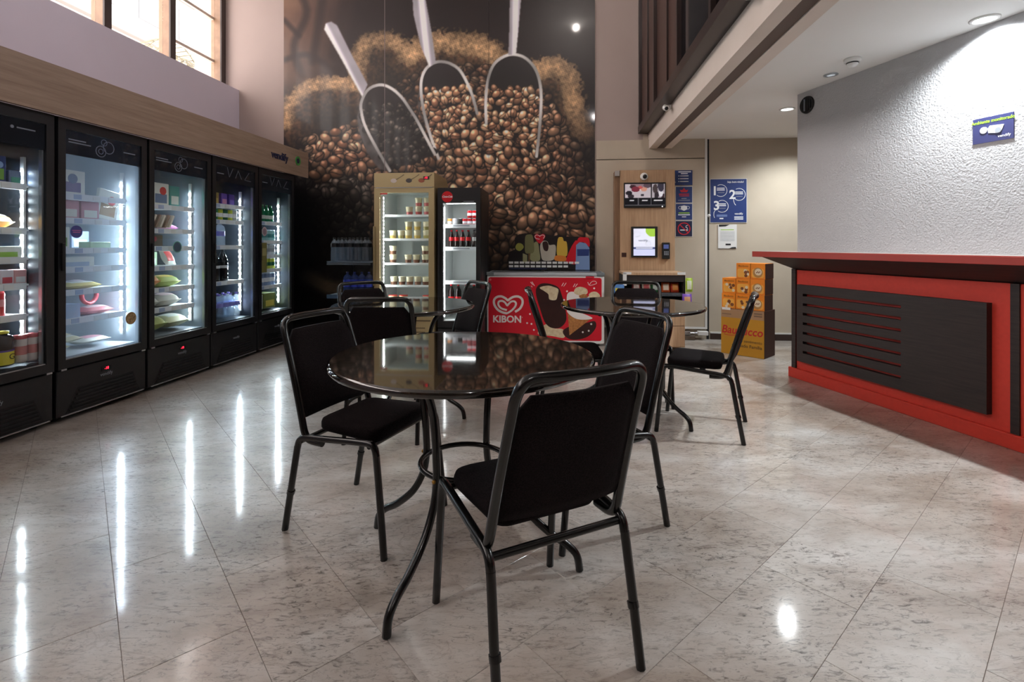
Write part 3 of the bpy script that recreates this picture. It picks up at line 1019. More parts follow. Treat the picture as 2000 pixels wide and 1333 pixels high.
# burlap folds
def burlap(rim, body, width, bright=1.0):
    bm_ = blur(polymask(body), 2)
    tex = 0.74 + 0.8 * (n_fin - 0.5) + 0.5 * (n_mid - 0.5)
    d, t = linedist(sp(rim))
    depth = np.clip(1.25 - d / 75.0, 0.35, 1.2)
    paint(bm_[..., None] * 1.0, 0)
    for k, c in enumerate((132, 98, 72)):
        IMG[..., k] += bm_ * tex * depth * c / 255.0 * bright
    fray = width * (1.0 + 0.9 * (vnoise(MW, MH, 6, 9, 2) - 0.5))
    m = np.clip((fray - d) / 5.0, 0, 1)
    shade = np.clip(1.22 - (d / width) ** 1.5 * 0.55, 0, 1.25)
    wv = 0.5 + 0.5 * np.sin((GX * 0.8 + GY * 0.35) * 1.25) * np.sin((GX * -0.3 + GY * 0.9) * 1.3)
    weave = 0.66 + 0.20 * wv + 0.50 * (n_fin - 0.5) + 0.35 * (n_mid - 0.5)
    for k, c in enumerate((226, 184, 140)):
        IMG[..., k] = IMG[..., k] * (1 - m) + m * np.clip(shade * weave, 0, 1.25) * c / 255.0 * bright
burlap([(698, 150), (709, 97), (731, 82), (757, 79), (785, 92), (802, 108)], [(690, 175), (700, 120), (712, 95), (735, 80), (765, 80), (800, 106), (812, 170), (760, 200), (700, 190)], 21, 0.85)
burlap([(800, 108), (822, 94), (852, 84), (888, 86), (924, 87), (952, 98), (975, 115)], [(790, 150), (800, 105), (850, 80), (925, 82), (980, 115), (985, 150), (900, 170), (800, 165)], 26, 0.95)
burlap([(1048, 140), (1070, 131), (1098, 138), (1114, 160), (1120, 200), (1132, 240), (1146, 262)], [(1040, 140), (1070, 124), (1104, 131), (1122, 156), (1133, 196), (1150, 232), (1164, 268), (1116, 272), (1094, 240), (1090, 208), (1060, 180)], 25, 0.95)
burlap([(560, 240), (564, 207), (590, 178), (624, 165), (660, 164), (692, 168)], [(552, 260), (556, 206), (585, 168), (625, 153), (690, 156), (712, 178), (704, 240), (690, 262), (640, 250), (600, 268), (575, 300)], 18, 0.95)
# body of the pile under the beans
pile = [(560, 320), (590, 272), (640, 256), (700, 240), (770, 180), (800, 150), (840, 140), (930, 128), (990, 130), (1060, 175), (1092, 215), (1110, 270), (1164, 300), (1164, 720), (545, 720)]
pm = polymask(pile)
paint(blur(pm, 3), (26, 17, 14))
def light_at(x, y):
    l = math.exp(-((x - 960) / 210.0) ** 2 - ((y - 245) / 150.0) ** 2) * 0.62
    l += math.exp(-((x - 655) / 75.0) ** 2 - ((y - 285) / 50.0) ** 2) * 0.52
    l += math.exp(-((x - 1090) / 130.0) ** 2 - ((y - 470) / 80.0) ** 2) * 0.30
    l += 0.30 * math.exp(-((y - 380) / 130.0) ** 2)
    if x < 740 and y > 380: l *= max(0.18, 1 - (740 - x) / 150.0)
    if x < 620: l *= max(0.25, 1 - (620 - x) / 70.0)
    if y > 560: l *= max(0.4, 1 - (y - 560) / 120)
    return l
def bean(x, y, a, ang, lum, tint, crease, r):
    R = int(a + 3)
    ix, iy = int(x - MX0), int(y - MY0)
    x0, x1 = max(0, ix - R), min(MW, ix + R + 1); y0, y1 = max(0, iy - R), min(MH, iy + R + 1)
    if x0 >= x1 or y0 >= y1: return
    X = GX[y0:y1, x0:x1] - x; Y = GY[y0:y1, x0:x1] - y
    ca, sa = math.cos(ang), math.sin(ang)
    u = (X * ca + Y * sa) / a; v = (-X * sa + Y * ca) / (a * 0.66)
    rr = np.sqrt(u * u + v * v)
    m = np.clip((1.06 - rr) * a * 0.7, 0, 1)
    h = np.sqrt(np.clip(1 - rr * rr, 0, 1))
    nx = X / a; ny = Y / a
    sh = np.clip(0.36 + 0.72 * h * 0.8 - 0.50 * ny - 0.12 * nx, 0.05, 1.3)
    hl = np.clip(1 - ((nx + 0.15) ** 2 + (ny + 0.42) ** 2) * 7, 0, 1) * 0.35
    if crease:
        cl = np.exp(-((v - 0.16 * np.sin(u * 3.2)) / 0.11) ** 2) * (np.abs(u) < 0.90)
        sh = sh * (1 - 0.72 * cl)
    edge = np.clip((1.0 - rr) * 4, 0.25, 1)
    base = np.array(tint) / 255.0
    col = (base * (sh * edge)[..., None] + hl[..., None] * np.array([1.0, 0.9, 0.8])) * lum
    IMG[y0:y1, x0:x1] = IMG[y0:y1, x0:x1] * (1 - m[..., None]) + np.clip(col, 0, 1) * m[..., None]
def strew(mask, size, step, lum=None, tints=((196, 150, 118), (176, 128, 98), (214, 172, 138), (156, 110, 84)), seed=5):
    r = np.random.RandomState(seed)
    pts = []
    ys = np.arange(MY0, MY0 + MH, step * 0.8)
    for k, y in enumerate(ys):
        for x in np.arange(MX0 + (k % 2) * step / 2, MX0 + MW, step):
            px, py = x + r.uniform(-0.42, 0.42) * step, y + r.uniform(-0.42, 0.42) * step
            ix, iy = int(px - MX0), int(py - MY0)
            if 0 <= ix < MW and 0 <= iy < MH and mask[iy, ix]:
                pts.append((px, py))
    r.shuffle(pts)
    for px, py in pts:
        f = size(px, py) if callable(size) else size
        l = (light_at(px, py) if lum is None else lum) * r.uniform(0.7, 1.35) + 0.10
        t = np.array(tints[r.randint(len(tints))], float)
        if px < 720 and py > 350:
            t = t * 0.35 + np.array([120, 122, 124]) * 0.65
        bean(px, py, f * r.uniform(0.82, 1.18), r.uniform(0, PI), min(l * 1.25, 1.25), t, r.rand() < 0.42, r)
bsize = lambda x, y: 10.5 + 6.0 * np.clip((y - 180) / 320.0, 0, 1)
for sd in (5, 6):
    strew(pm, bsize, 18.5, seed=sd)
paint(np.clip((GX - 1075) / 80, 0, 1) * np.exp(-((GY - 300) / 70.0) ** 2) * 0.75, (18, 13, 14))
# scoops
def scoop(rim, handle, inner_beans, lum, outer=None, hb=(246, 240, 252)):
    if outer:
        mo = blur(polymask(outer), 1)
        g = 0.35 + 0.5 * vnoise(MW, MH, 14, 21, 2)
        paint(mo[..., None] * 1.0, 0)
        for k, c in enumerate((150, 142, 140)): IMG[..., k] += mo * g * c / 255.0
    rim = sp(rim)
    mi = polymask(rim)
    y_t = min(p[1] for p in rim)
    paint(blur(mi, 1), (34, 27, 28))
    paint(blur(mi, 2) * np.clip((y_t + 45 - GY) / 60, 0, 1) * 0.6, (70, 62, 64))
    bm2 = mi & (GY > inner_beans(GX))
    tn = ((70, 62, 60), (52, 46, 44), (90, 82, 78), (120, 112, 106)) if lum < 0.5 else ((196, 150, 118), (176, 128, 98), (216, 174, 138), (156, 110, 84))
    strew(bm2, 9.5, 15, lum, tn, 31)
    strew(bm2, 10.0, 17.5, lum, tn, 33)
    d, t = linedist(rim)
    mm = np.clip((3.6 - d) / 1.5, 0, 1)
    hi = 0.84 + 0.16 * np.sin(t * 0.05)
    IMG[:] = IMG * (1 - mm[..., None]) + mm[..., None] * (np.array([255, 252, 250]) / 255.0 * hi[..., None])
    d2, t2 = linedist([(p[0], p[1] + 4) for p in rim])
    mh = blur(polymask(handle), 1)
    sh = 0.62 + 0.38 * vnoise(MW, MH, 30, 8, 2)
    hh = len(handle) // 2
    tp = ((handle[0][0] + handle[1][0]) / 2, (handle[0][1] + handle[1][1]) / 2)
    k_ = max(range(len(handle)), key=lambda q: handle[q][1]); bt = handle[k_]
    da, _ = linedist([tp, (bt[0] - 2, bt[1])])
    lo = np.exp(-((da - 2.0) / 4.0) ** 2)
    IMG[:] = IMG * (1 - mh[..., None]) + mh[..., None] * np.clip(np.array(hb) / 255.0 * (0.50 + 0.30 * sh + 0.45 * lo)[..., None], 0, 1)
scoop([(857, 310), (846, 280), (835, 245), (827, 212), (823, 180), (824, 155), (832, 136), (845, 125), (862, 121), (882, 126), (900, 140), (917, 172), (926, 198), (932, 222)],
      [(801, -85), (828, -85), (832, 0), (843, 60), (852, 122), (839, 132), (822, 90), (808, 30)], lambda x: 172 - 0.0 * x, 0.92,
      [(823, 160), (816, 190), (818, 215), (838, 262), (856, 312), (840, 260)])
scoop([(950, 242), (949, 200), (953, 158), (964, 128), (983, 112), (1004, 107), (1026, 114), (1044, 133), (1054, 160), (1057, 194), (1054, 250), (1048, 306)],
      [(997, -85), (1020, -85), (1018, 0), (1013, 60), (1008, 108), (993, 108), (995, 50)], lambda x: 168 + 0 * x, 0.80)
scoop([(850, 302), (832, 268), (814, 234), (800, 212), (786, 192), (769, 176), (750, 167), (731, 169), (716, 180), (706, 202), (707, 222), (714, 247), (735, 288), (762, 334)],
      [(634, 58), (637, 46), (648, 43), (659, 50), (668, 68), (690, 112), (719, 166), (708, 190), (698, 172), (664, 110)], lambda x: 205 + 0.28 * (x - 700) * 0, 0.42,
      [(706, 200), (698, 228), (702, 258), (718, 300), (740, 330), (762, 336), (735, 290), (714, 248)])
# wooden scoop end near the floor at the left, blurred
d, _ = linedist(sp([(600, 540), (640, 560), (690, 566)])); paint(np.clip(1.5 - d / 14, 0, 1) * 0.75, (118, 104, 82))
paint(np.clip((640 - GX) / 60, 0, 1) * np.clip((GY - 330) / 90, 0, 1) * 0.82, (14, 16, 24))  # dark blue reflection of the fridges, painted into the lower left
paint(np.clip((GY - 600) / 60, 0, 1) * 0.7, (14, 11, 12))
IMG = np.clip(IMG * 0.97, 0, 1) ** 1.08
PRINT = np.where(IMG <= 0.04045, IMG / 12.92, ((IMG + 0.055) / 1.055) ** 2.4)

M_MURAL = vcolmat('mural_print', rough=0.42, coat=0.16)
mural = thing('coffee_mural', 'tall wall print of coffee beans, burlap sack and three metal scoops', 'mural', WO, WROT)
def mural_panel(a0, a1, nx, nz, z0=0.0, z1=4.72):
    a = np.linspace(a0, a1, nx); z = np.linspace(z0, z1, nz)
    A, Z = np.meshgrid(a, z)
    X = WO.x + E2.x * A; Y = WO.y + E2.y * A
    px = 1000 + FPX * X / Y; py = HZ - FPX * (Z - CAMZ) / Y     # where the print's drawing board meets the wall
    ix = np.clip(px - MX0 - 0.5, 0, MW - 1.001); iy = np.clip(py - MY0 - 0.5, 0, MH - 1.001)
    i0 = ix.astype(int); j0 = iy.astype(int); fx = (ix - i0)[..., None]; fy = (iy - j0)[..., None]
    col = (PRINT[j0, i0] * (1 - fx) + PRINT[j0, i0 + 1] * fx) * (1 - fy) + (PRINT[j0 + 1, i0] * (1 - fx) + PRINT[j0 + 1, i0 + 1] * fx) * fy
    nv = nx * nz
    co = np.zeros((nv, 3), np.float32)
    co[:, 0] = A.ravel(); co[:, 1] = -0.012; co[:, 2] = Z.ravel()
    back = np.array([(a0, -0.001, z0), (a1, -0.001, z0), (a1, -0.001, z1), (a0, -0.001, z1)], np.float32)
    jj, ii = np.meshgrid(np.arange(nz - 1), np.arange(nx - 1), indexing='ij')
    v0 = (jj * nx + ii).ravel()
    quads = np.stack([v0, v0 + 1, v0 + nx + 1, v0 + nx], 1)
    c = [0, nx - 1, nv - 1, nv - nx]
    side = np.array([[nv + 1, nv, nv + 3, nv + 2], [c[0], nv, nv + 1, c[1]], [c[1], nv + 1, nv + 2, c[2]], [c[2], nv + 2, nv + 3, c[3]], [c[3], nv + 3, nv, c[0]]])
    q = np.concatenate([quads, side]).astype(np.int32)
    me = bpy.data.meshes.new('printed_panel')
    me.vertices.add(nv + 4); me.vertices.foreach_set('co', np.concatenate([co, back]).ravel())
    me.loops.add(q.size); me.loops.foreach_set('vertex_index', q.ravel())
    me.polygons.add(len(q)); me.polygons.foreach_set('loop_start', np.arange(0, q.size, 4, dtype=np.int32))
    at = me.attributes.new('print', 'FLOAT_COLOR', 'POINT')
    rgba = np.ones((nv + 4, 4), np.float32); rgba[:nv, :3] = col.reshape(-1, 3); rgba[nv:, :3] = 0.02
    at.data.foreach_set('color', rgba.ravel())
    me.update(); me.validate()
    me.materials.append(M_MURAL)
    o = bpy.data.objects.new('printed_panel', me); COL.objects.link(o); o.parent = mural
    return o
def a_at(px):      # metres along the back wall seen at a picture column
    k = (px - 1000) / FPX
    Y = 6.376 / (1 + 0.10 * k); return Vector((k * Y, Y - 6.376, 0)).dot(E2)
ma = [a_at(555), a_at(752), a_at(955), a_at(1162)]
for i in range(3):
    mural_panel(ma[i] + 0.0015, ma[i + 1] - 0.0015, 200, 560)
MB().box(ma[1] - 0.004, ma[1] + 0.004, -0.0135, -0.012, 2.0, 4.72).build('joint_strip', mat('joint_grey', C(120, 104, 104), 0.5), mural)

# ================================================================== ROW OF GLASS-DOOR FRIDGES ON THE LEFT
FD = Vector((0.1117, 0.9937, 0))                  # along the row, away from us
FN = Vector((-0.9937, 0.1117, 0))                 # into the fridges
FROT = math.atan2(FD.y, FD.x)
FH, FDEP, FW = 1.98, 0.72, 0.694
def f_at(Y):
    return Vector((-3.259 + 0.1124 * Y, Y, 0))
FY = [2.515, 3.217, 3.917, 4.612, 5.305]
FLABEL = ['black glass-door fridge at the left picture edge, with juice bottle and boxes',
          'black glass-door freezer with the misted pane, second from the left',
          'black glass-door freezer of bagged food, third from the left',
          'black glass-door drinks fridge with big water bottles, fourth from the left',
          'black glass-door beer fridge at the far end of the row']
FSHELF = [[1.52, 1.246, 1.066, 0.905, 0.715, 0.43], [1.49, 1.325, 1.12, 0.99, 0.835, 0.64, 0.43], [1.475, 1.275, 1.13, 0.965, 0.785, 0.62, 0.43],
          [1.54, 1.385, 1.135, 0.785, 0.43], [1.40, 1.19, 1.03, 0.87, 0.685, 0.43]]
M_GREYLINE = mat('header_print_line', C(112, 118, 128), 0.5)
fr_z0, fr_z1 = 0.40, 1.90
FRIDGES = []
chip_me = None
for i, y0 in enumerate(FY):
    t = thing('display_fridge', FLABEL[i], 'fridge', f_at(y0), FROT, 'row of black glass-door fridges')
    FRIDGES.append(t)
    W = FW
    liner = (M_LINERDARK, M_LINERLIGHT, M_LINERMID, M_LINERDARK, M_LINERDARK)[i]
    # carcass: sides, back, top, and the machine box below
    mb = MB()
    mb.box(0, 0.02, 0.045, FDEP, 0.03, FH).box(W - 0.02, W, 0.045, FDEP, 0.03, FH).box(0.02, W - 0.02, FDEP - 0.02, FDEP, 0.03, FH)
    mb.box(0.02, W - 0.02, 0.045, FDEP - 0.02, FH - 0.05, FH).box(0.02, W - 0.02, 0.06, FDEP - 0.02, 0.03, 0.385)
    mb.build('cabinet', M_BLACK, t)
    mb = MB()
    mb.box(0.02, 0.045, 0.05, FDEP - 0.04, 0.385, FH - 0.05).box(W - 0.045, W - 0.02, 0.05, FDEP - 0.04, 0.385, FH - 0.05)
    mb.box(0.02, W - 0.02, FDEP - 0.05, FDEP - 0.02, 0.385, FH - 0.05).box(0.02, W - 0.02, 0.05, FDEP - 0.04, 0.385, 0.41).box(0.02, W - 0.02, 0.05, FDEP - 0.04, FH - 0.075, FH - 0.05)
    mb.build('liner', liner, t)
    # door
    d = MB().box(0.006, 0.055, 0.0, 0.04, 0.345, FH - 0.01).box(W - 0.055, W - 0.006, 0.0, 0.04, 0.345, FH - 0.01).box(0.055, W - 0.055, 0.0, 0.04, 0.345, fr_z0).box(0.055, W - 0.055, 0.0, 0.04, fr_z1, FH - 0.01).build('door', M_BLACK, t)
    MB().box(0.055, W - 0.055, 0.012, 0.018, fr_z0, fr_z1).build('pane', M_GLASSFOG if i == 1 else M_GLASS, d)
    MB().box(0.057, W - 0.057, 0.009, 0.011, 1.742, fr_z1 - 0.002).build('header_print', M_GLASSPRINT, d)
    MB().box(W - 0.066, W - 0.056, 0.020, 0.042, fr_z0, fr_z1 - 0.16).build('pane_spacer', M_ALU, d)
    MB().box(0.056, W - 0.056, 0.006, 0.012, fr_z0, fr_z0 + 0.006).build('pane_bead', M_ALU, d)
    MB().cbox(0.020, 0.036, -0.018, 0.0, 0.98, 1.16, 0.003).build('handle', M_BLACK2, d)
    for hx in (0.03, W - 0.05):
        MB().box(hx, hx + 0.035, 0.004, 0.03, 0.333, 0.345).build('hinge', M_ALU, d)
    # header drawing: thin line art on the smoked band
    mb = MB()
    if i in (1, 2):
        mb.stroke(circ(0.31, 1.80, 0.038, 12), 0.004, 0.0075, 0.009, True).stroke(circ(0.37, 1.835, 0.042, 12), 0.004, 0.0075, 0.009, True).stroke(circ(0.335, 1.865, 0.022, 10), 0.003, 0.0075, 0.009, True).stroke(circ(0.31, 1.80, 0.018, 10), 0.003, 0.0075, 0.009, True)
        mb.box(0.08, 0.20, 0.0075, 0.009, 1.838, 1.845).box(0.08, 0.235, 0.0075, 0.009, 1.820, 1.827).box(0.49, 0.59, 0.0075, 0.009, 1.822, 1.830)
    elif i == 0:
        mb.stroke([(0.20, 1.87), (0.30, 1.88), (0.335, 1.80), (0.27, 1.775), (0.20, 1.79)], 0.005, 0.0075, 0.009)
        mb.plate(circ(0.45, 1.845, 0.010, 10), 0.0075, 0.009).box(0.475, 0.58, 0.0075, 0.009, 1.841, 1.849)
    else:
        mb.stroke([(0.22, 1.89), (0.25, 1.80), (0.30, 1.885)], 0.004, 0.0075, 0.009).stroke([(0.34, 1.80), (0.38, 1.88), (0.43, 1.80)], 0.004, 0.0075, 0.009).stroke([(0.55, 1.88), (0.48, 1.80), (0.58, 1.795)], 0.004, 0.0075, 0.009)
        mb.box(0.08, 0.17, 0.0075, 0.009, 1.815, 1.823)
    la = mb.build('line_art', M_GREYLINE, d); la['kind'] = 'stuff'
    # base with louvred grille
    b = MB().cbox(0.006, W - 0.006, 0.012, 0.06, 0.035, 0.333, 0.004).build('base_panel', M_BLACK, t)
    MB().plate([(0.06, 0.045), (W - 0.06, 0.045), (W - 0.12, 0.20), (0.15, 0.20)], 0.0105, 0.0125).build('grille_recess', M_BLACK2, b)
    for k in range(6):
        z = 0.060 + 0.023 * k
        s_ = 0.0 + (0.15 - 0.06) * (z - 0.045) / 0.155
        sv = MB().box(0.075 + s_, W - 0.075 - s_ * 0.68, 0.003, 0.011, z, z + 0.009)
        sv.build('louvre', M_BLACK, b)
    MB().box(0.03, W - 0.03, 0.004, 0.012, 0.035, 0.042).build('kick_trim', M_ALU, b)
    if i in (1, 2):
        MB().box(W / 2 - 0.03, W / 2 + 0.045, 0.009, 0.012, 0.262, 0.292).build('display', M_BLACK2, b)
        text('-18', 0.026, M_REDLED, b, (W / 2 + 0.008, 0.0085, 0.277), 'digits', depth=0.0003)
    text('vendify', 0.034, M_GREYINK, b, (W / 2 + 0.01, 0.0115, 0.238), 'logo', depth=0.0004)
    # feet
    for fx in (0.06, W - 0.06):
        for fy in (0.09, FDEP - 0.07):
            MB().lathe([(0.018, 0), (0.018, 0.01), (0.012, 0.03)], 10, (fx, fy, 0.0)).build('foot', M_BLACK2, t)
    # shelves with price rails
    for k, z in enumerate(FSHELF[i][:-1]):
        s_ = MB().box(0.05, W - 0.05, 0.13, FDEP - 0.07, z - 0.012, z).build('shelf', M_SHELFWHITE, t)
        MB().box(0.05, W - 0.075, 0.115, 0.128, z - 0.033, z + 0.008).build('price_rail', M_SHELFWHITE, s_)
        rr = random.Random(i * 10 + k)
        for q in range(4):
            x = 0.08 + 0.135 * q + rr.uniform(-0.02, 0.02)
            MB().box(x, x + 0.055, 0.112, 0.115, z - 0.029, z + 0.003).build('price_tag', [M_PAPER, mat('tag_blue', C(168, 184, 214), 0.6), M_PAPER][q % 3], s_)
    MB().box(W - 0.20, W - 0.185, FDEP - 0.075, FDEP - 0.05, 0.43, 1.72).build('upright', M_ALU, t)
    MB().box(0.185, 0.20, FDEP - 0.075, FDEP - 0.05, 0.43, 1.72).build('upright', M_ALU, t)
    # LED strip up the right jamb
    st = MB().box(W - 0.060, W - 0.046, 0.155, 0.180, 0.46, 1.70).build('led_strip', M_WHITE, t)
    mb = MB()
    nled = 20
    for k in range(nled):
        z = 0.50 + k * (1.60 - 0.50) / (nled - 1)
        mb.box(W - 0.064, W - 0.060, 0.158, 0.176, z - 0.008, z + 0.008)
    mb.build('led_chips', M_LED, st)

def fpos(i, x, y, z):
    p = f_at(FY[i]) + FD * x + FN * y
    return (p.x, p.y, z)

# ------------------------------------------------------------------ goods: builders of one of each kind
_mc = {}
def col(name, r, g, b, rough=0.4):
    return mat('pack_' + name, C(r, g, b), rough)
def bottle_at(name, label, group, h, r, body, cap, lab, loc, rotz=0, lab_z=(0.35, 0.6), shape='water', cat='bottle'):
    key = (name, h, r, body.name, cap.name, lab.name, lab_z, shape)
    if key in _mc:
        return dup(_mc[key], loc, rotz, label, group)
    t = thing(name, label, cat, loc, rotz, group)
    neck = 0.27 * r if shape != 'juice' else 0.5 * r
    neck = max(neck, 0.011)
    sh = {'water': 0.72, 'soda': 0.62, 'juice': 0.78, 'glass': 0.58}[shape]
    MB().lathe([(0, 0), (r * 0.88, 0), (r, h * 0.03), (r, h * 0.30), (r * 0.94, h * 0.45), (r, h * sh), (r * 0.80, h * (sh + 0.10)), (neck * 1.15, h * 0.90), (neck, h * 0.93), (neck, h * 0.94), (0, h * 0.94)], 14).build('body', body, t)
    MB().lathe([(neck * 1.18, h * 0.93), (neck * 1.22, h * 0.935), (neck * 1.22, h), (0, h)], 12).build('cap', cap, t)
    MB().lathe([(r * 1.012, h * lab_z[0]), (r * 1.012, h * lab_z[1])], 14).build('label_band', lab, t)
    kids(t)
    _mc[key] = t
    return t
def can_at(name, label, group, h, r, body, loc, band=None, cat='can'):
    key = (name, h, r, body.name, band.name if band else '')
    if key in _mc:
        return dup(_mc[key], loc, 0, label, group)
    t = thing(name, label, cat, loc, 0, group)
    MB().lathe([(0, 0.002), (r * 0.78, 0), (r, h * 0.06), (r, h * 0.92)], 14).build('body', body, t)
    MB().lathe([(r, h * 0.92), (r * 0.84, h), (r * 0.80, h - 0.003), (0, h - 0.004)], 14).build('lid', M_ALU, t)
    if band:
        MB().lathe([(r * 1.01, h * 0.3), (r * 1.01, h * 0.62)], 14).build('printed_band', band, t)
    kids(t); _mc[key] = t
    return t
def carton_at(name, label, group, w, dp, h, m, loc, rotz=0, panel=None, panel2=None, cat='box', tilt=None):
    t = thing(name, label, cat, loc, rotz, group)
    if tilt: t.rotation_euler = (tilt[0], tilt[1], rotz)
    MB().cbox(-w / 2, w / 2, 0, dp, 0, h, min(0.004, w * 0.08)).build('box_body', m, t)
    if panel:
        MB().box(-w * 0.36, w * 0.36, -0.0012, 0.001, h * 0.12, h * 0.52).build('printed_panel', panel, t)
    if panel2:
        MB().plate(circ(w * 0.12, h * 0.66, min(w, h) * 0.2, 14), -0.0022, 0.0).build('printed_panel', panel2, t)
    return t
def bag_at(name, label, group, w, dp, h, m, loc, rotz=0, panel=None, stand=False, cat='bag', lean=0.0):
    """pillow bag with crimped ends, lying on its back or standing"""
    t = thing(name, label, cat, loc, rotz, group)
    n = 8
    def sheet(sign, inset, off):
        vs = []
        for a in range(n + 1):
            for b_ in range(n + 1):
                u = -1 + 2 * a / n; v = -1 + 2 * b_ / n
                bul = (max(0, 1 - u ** 4) * max(0, 1 - v * v)) ** 0.6
                wr = 0.06 * math.sin(5 * u + 3 * v) * bul
                vs.append((u * w / 2 * inset * (1 - 0.04 * abs(v)), v * dp / 2 * inset, sign * (h / 2 * (bul + wr) + off)))
        return vs
    mb = MB()
    top = sheet(1, 1, 0); bot = sheet(-1, 1, 0)
    fs = [(a * (n + 1) + b_, (a + 1) * (n + 1) + b_, (a + 1) * (n + 1) + b_ + 1, a * (n + 1) + b_ + 1) for a in range(n) for b_ in range(n)]
    Mx = Matrix.Rotation(PI / 2 - lean, 4, 'X') if stand else Matrix.Identity(4)
    lift = dp / 2 if stand else h / 2
    Mx = Matrix.Translation((0, 0, lift)) @ Mx
    mb.add([Mx @ Vector(p) for p in top], fs, True)
    mb.add([Mx @ Vector(p) for p in bot], [f[::-1] for f in fs], True)
    mb.build('bag_body', m, t)
    if panel:
        pv = sheet(1, 0.62, h * 0.06)
        # follow the bulge of the bag under the print
        pv2 = []
        for a in range(n + 1):
            for b_ in range(n + 1):
                u = (-1 + 2 * a / n) * 0.62; v = (-1 + 2 * b_ / n) * 0.62
                bul = (max(0, 1 - u ** 4) * max(0, 1 - v * v)) ** 0.6
                wr = 0.06 * math.sin(5 * u + 3 * v) * bul
                pv2.append((u * w / 2, v * dp / 2, h / 2 * (bul + wr) + 0.0015))
        MB().add([Mx @ Vector(p) for p in pv2], fs, True).build('printed_panel', panel, t)
    return t

W_ = FW
ORD = ['first', 'second', 'third', 'fourth', 'fifth', 'sixth', 'seventh', 'eighth']
cw = lambda *a: col(*a)
# ---- fridge 0
carton_at('juice_carton', 'tall green and blue carton on the top shelf of the leftmost fridge', None, 0.10, 0.08, 0.165, cw('deepblue', 46, 66, 120), fpos(0, 0.475, 0.14, 1.52), FROT, cw('leaf', 120, 170, 70), cw('skyblue', 150, 180, 220))
carton_at('juice_carton', 'short blue carton with green top beside the tall carton, leftmost fridge', None, 0.07, 0.07, 0.085, cw('greyblue', 110, 128, 160), fpos(0, 0.575, 0.14, 1.52), FROT, cw('teal', 70, 140, 120))
bag_at('snack_bag', 'orange and white snack bag slumped on second shelf of leftmost fridge', None, 0.15, 0.16, 0.09, cw('amber', 214, 150, 60), fpos(0, 0.52, 0.24, 1.246), FROT, cw('cream', 236, 226, 206))
carton_at('butter_box', 'long white and green pack on middle shelf of leftmost fridge', None, 0.20, 0.10, 0.075, cw('milk', 232, 236, 226), fpos(0, 0.515, 0.14, 1.066), FROT, cw('lime', 150, 190, 80))
for k, (nm, c3, x) in enumerate((('red round', (196, 50, 60), 0.445), ('white and red', (222, 214, 220), 0.53), ('pink and white', (224, 170, 170), 0.605))):
    carton_at('yogurt_box', nm + ' yogurt box on fourth shelf of the leftmost fridge', None, 0.075, 0.07, 0.09, cw('yog%d' % k, *c3), fpos(0, x, 0.14, 0.905), FROT, cw('yogp%d' % k, *((226, 190, 190), (196, 80, 90), (236, 236, 236))[k]))
bottle_at('yogurt_bottle', 'red yogurt drink bottle on fifth shelf of the leftmost fridge', None, 0.175, 0.034, cw('drinkred', 196, 44, 48), cw('capred', 200, 60, 60), cw('labred', 230, 150, 150), fpos(0, 0.50, 0.17, 0.715), shape='juice')
gj = bottle_at('grape_juice_bottle', 'dark grape juice bottle with yellow label and cap at bottom left', None, 0.205, 0.058, cw('grape', 30, 22, 34, 0.15), cw('capyellow', 222, 206, 70), cw('labyellow', 226, 214, 60), fpos(0, 0.468, 0.105, 0.43), FROT, lab_z=(0.05, 0.42), shape='juice')
text('G', 0.045, M_BLACKINK, gj, (0.012, -0.0600, 0.055), 'lettering', depth=0.0004)
MB().lathe([(0.0592, 0.205 * 0.42), (0.0592, 0.205 * 0.46)], 14).build('label_edge', cw('purple', 96, 64, 160), gj)
for k, x in enumerate((0.558, 0.624)):
    t = can_at('milk_can', 'white and pink tin with red lid beside grape juice, %s one' % ('left' if k == 0 else 'right'), None, 0.165, 0.031, cw('tinwhite', 214, 206, 204), fpos(0, x, 0.085, 0.43), cw('tinband', 190, 120, 120))
    MB().lathe([(0.032, 0.145), (0.032, 0.168), (0, 0.168)], 14).build('red_lid', cw('lidred', 176, 70, 76), t)
# ---- fridge 1 (misted)
carton_at('frozen_box', 'big white frozen food box on the top shelf of misted freezer', None, 0.24, 0.10, 0.17, cw('milk', 232, 236, 226), fpos(1, 0.20, 0.14, 1.49), FROT, cw('mauve', 130, 120, 160), cw('greyblue', 110, 128, 160))
for k in range(2):
    carton_at('frozen_box', '%s pink and white box on the second shelf of misted freezer' % ('left' if k == 0 else 'right'), None, 0.135, 0.09, 0.13, cw('pinkbox', 206, 150, 160), fpos(1, 0.21 + 0.15 * k, 0.14, 1.325), FROT, cw('milk', 232, 236, 226))
carton_at('frozen_box', 'narrow red box by the left jamb of the misted freezer', None, 0.04, 0.09, 0.13, cw('boxred', 206, 60, 56), fpos(1, 0.085, 0.14, 1.325), FROT)
carton_at('frozen_box', 'white carton leaning against the lamp strip of misted freezer', None, 0.17, 0.03, 0.22, cw('milk', 232, 236, 226), fpos(1, 0.50, 0.16, 1.335), FROT, cw('bread', 170, 140, 100), cw('boxred', 206, 60, 56), tilt=(0, 0.18, 0))
carton_at('frozen_box', 'white carton with green print on third shelf of misted freezer', None, 0.15, 0.10, 0.15, cw('milk', 232, 236, 226), fpos(1, 0.145, 0.15, 1.12), FROT, cw('leaf', 120, 170, 70))
carton_at('frozen_box', 'low pale green tray on the third shelf of misted freezer', None, 0.16, 0.10, 0.05, cw('palegreen', 186, 214, 176), fpos(1, 0.45, 0.15, 1.12), FROT)
carton_at('frozen_tray', 'wide white tray on the fourth shelf of misted freezer', None, 0.30, 0.14, 0.075, cw('milk', 232, 236, 226), fpos(1, 0.25, 0.15, 0.99), FROT, cw('tagb', 180, 196, 220))
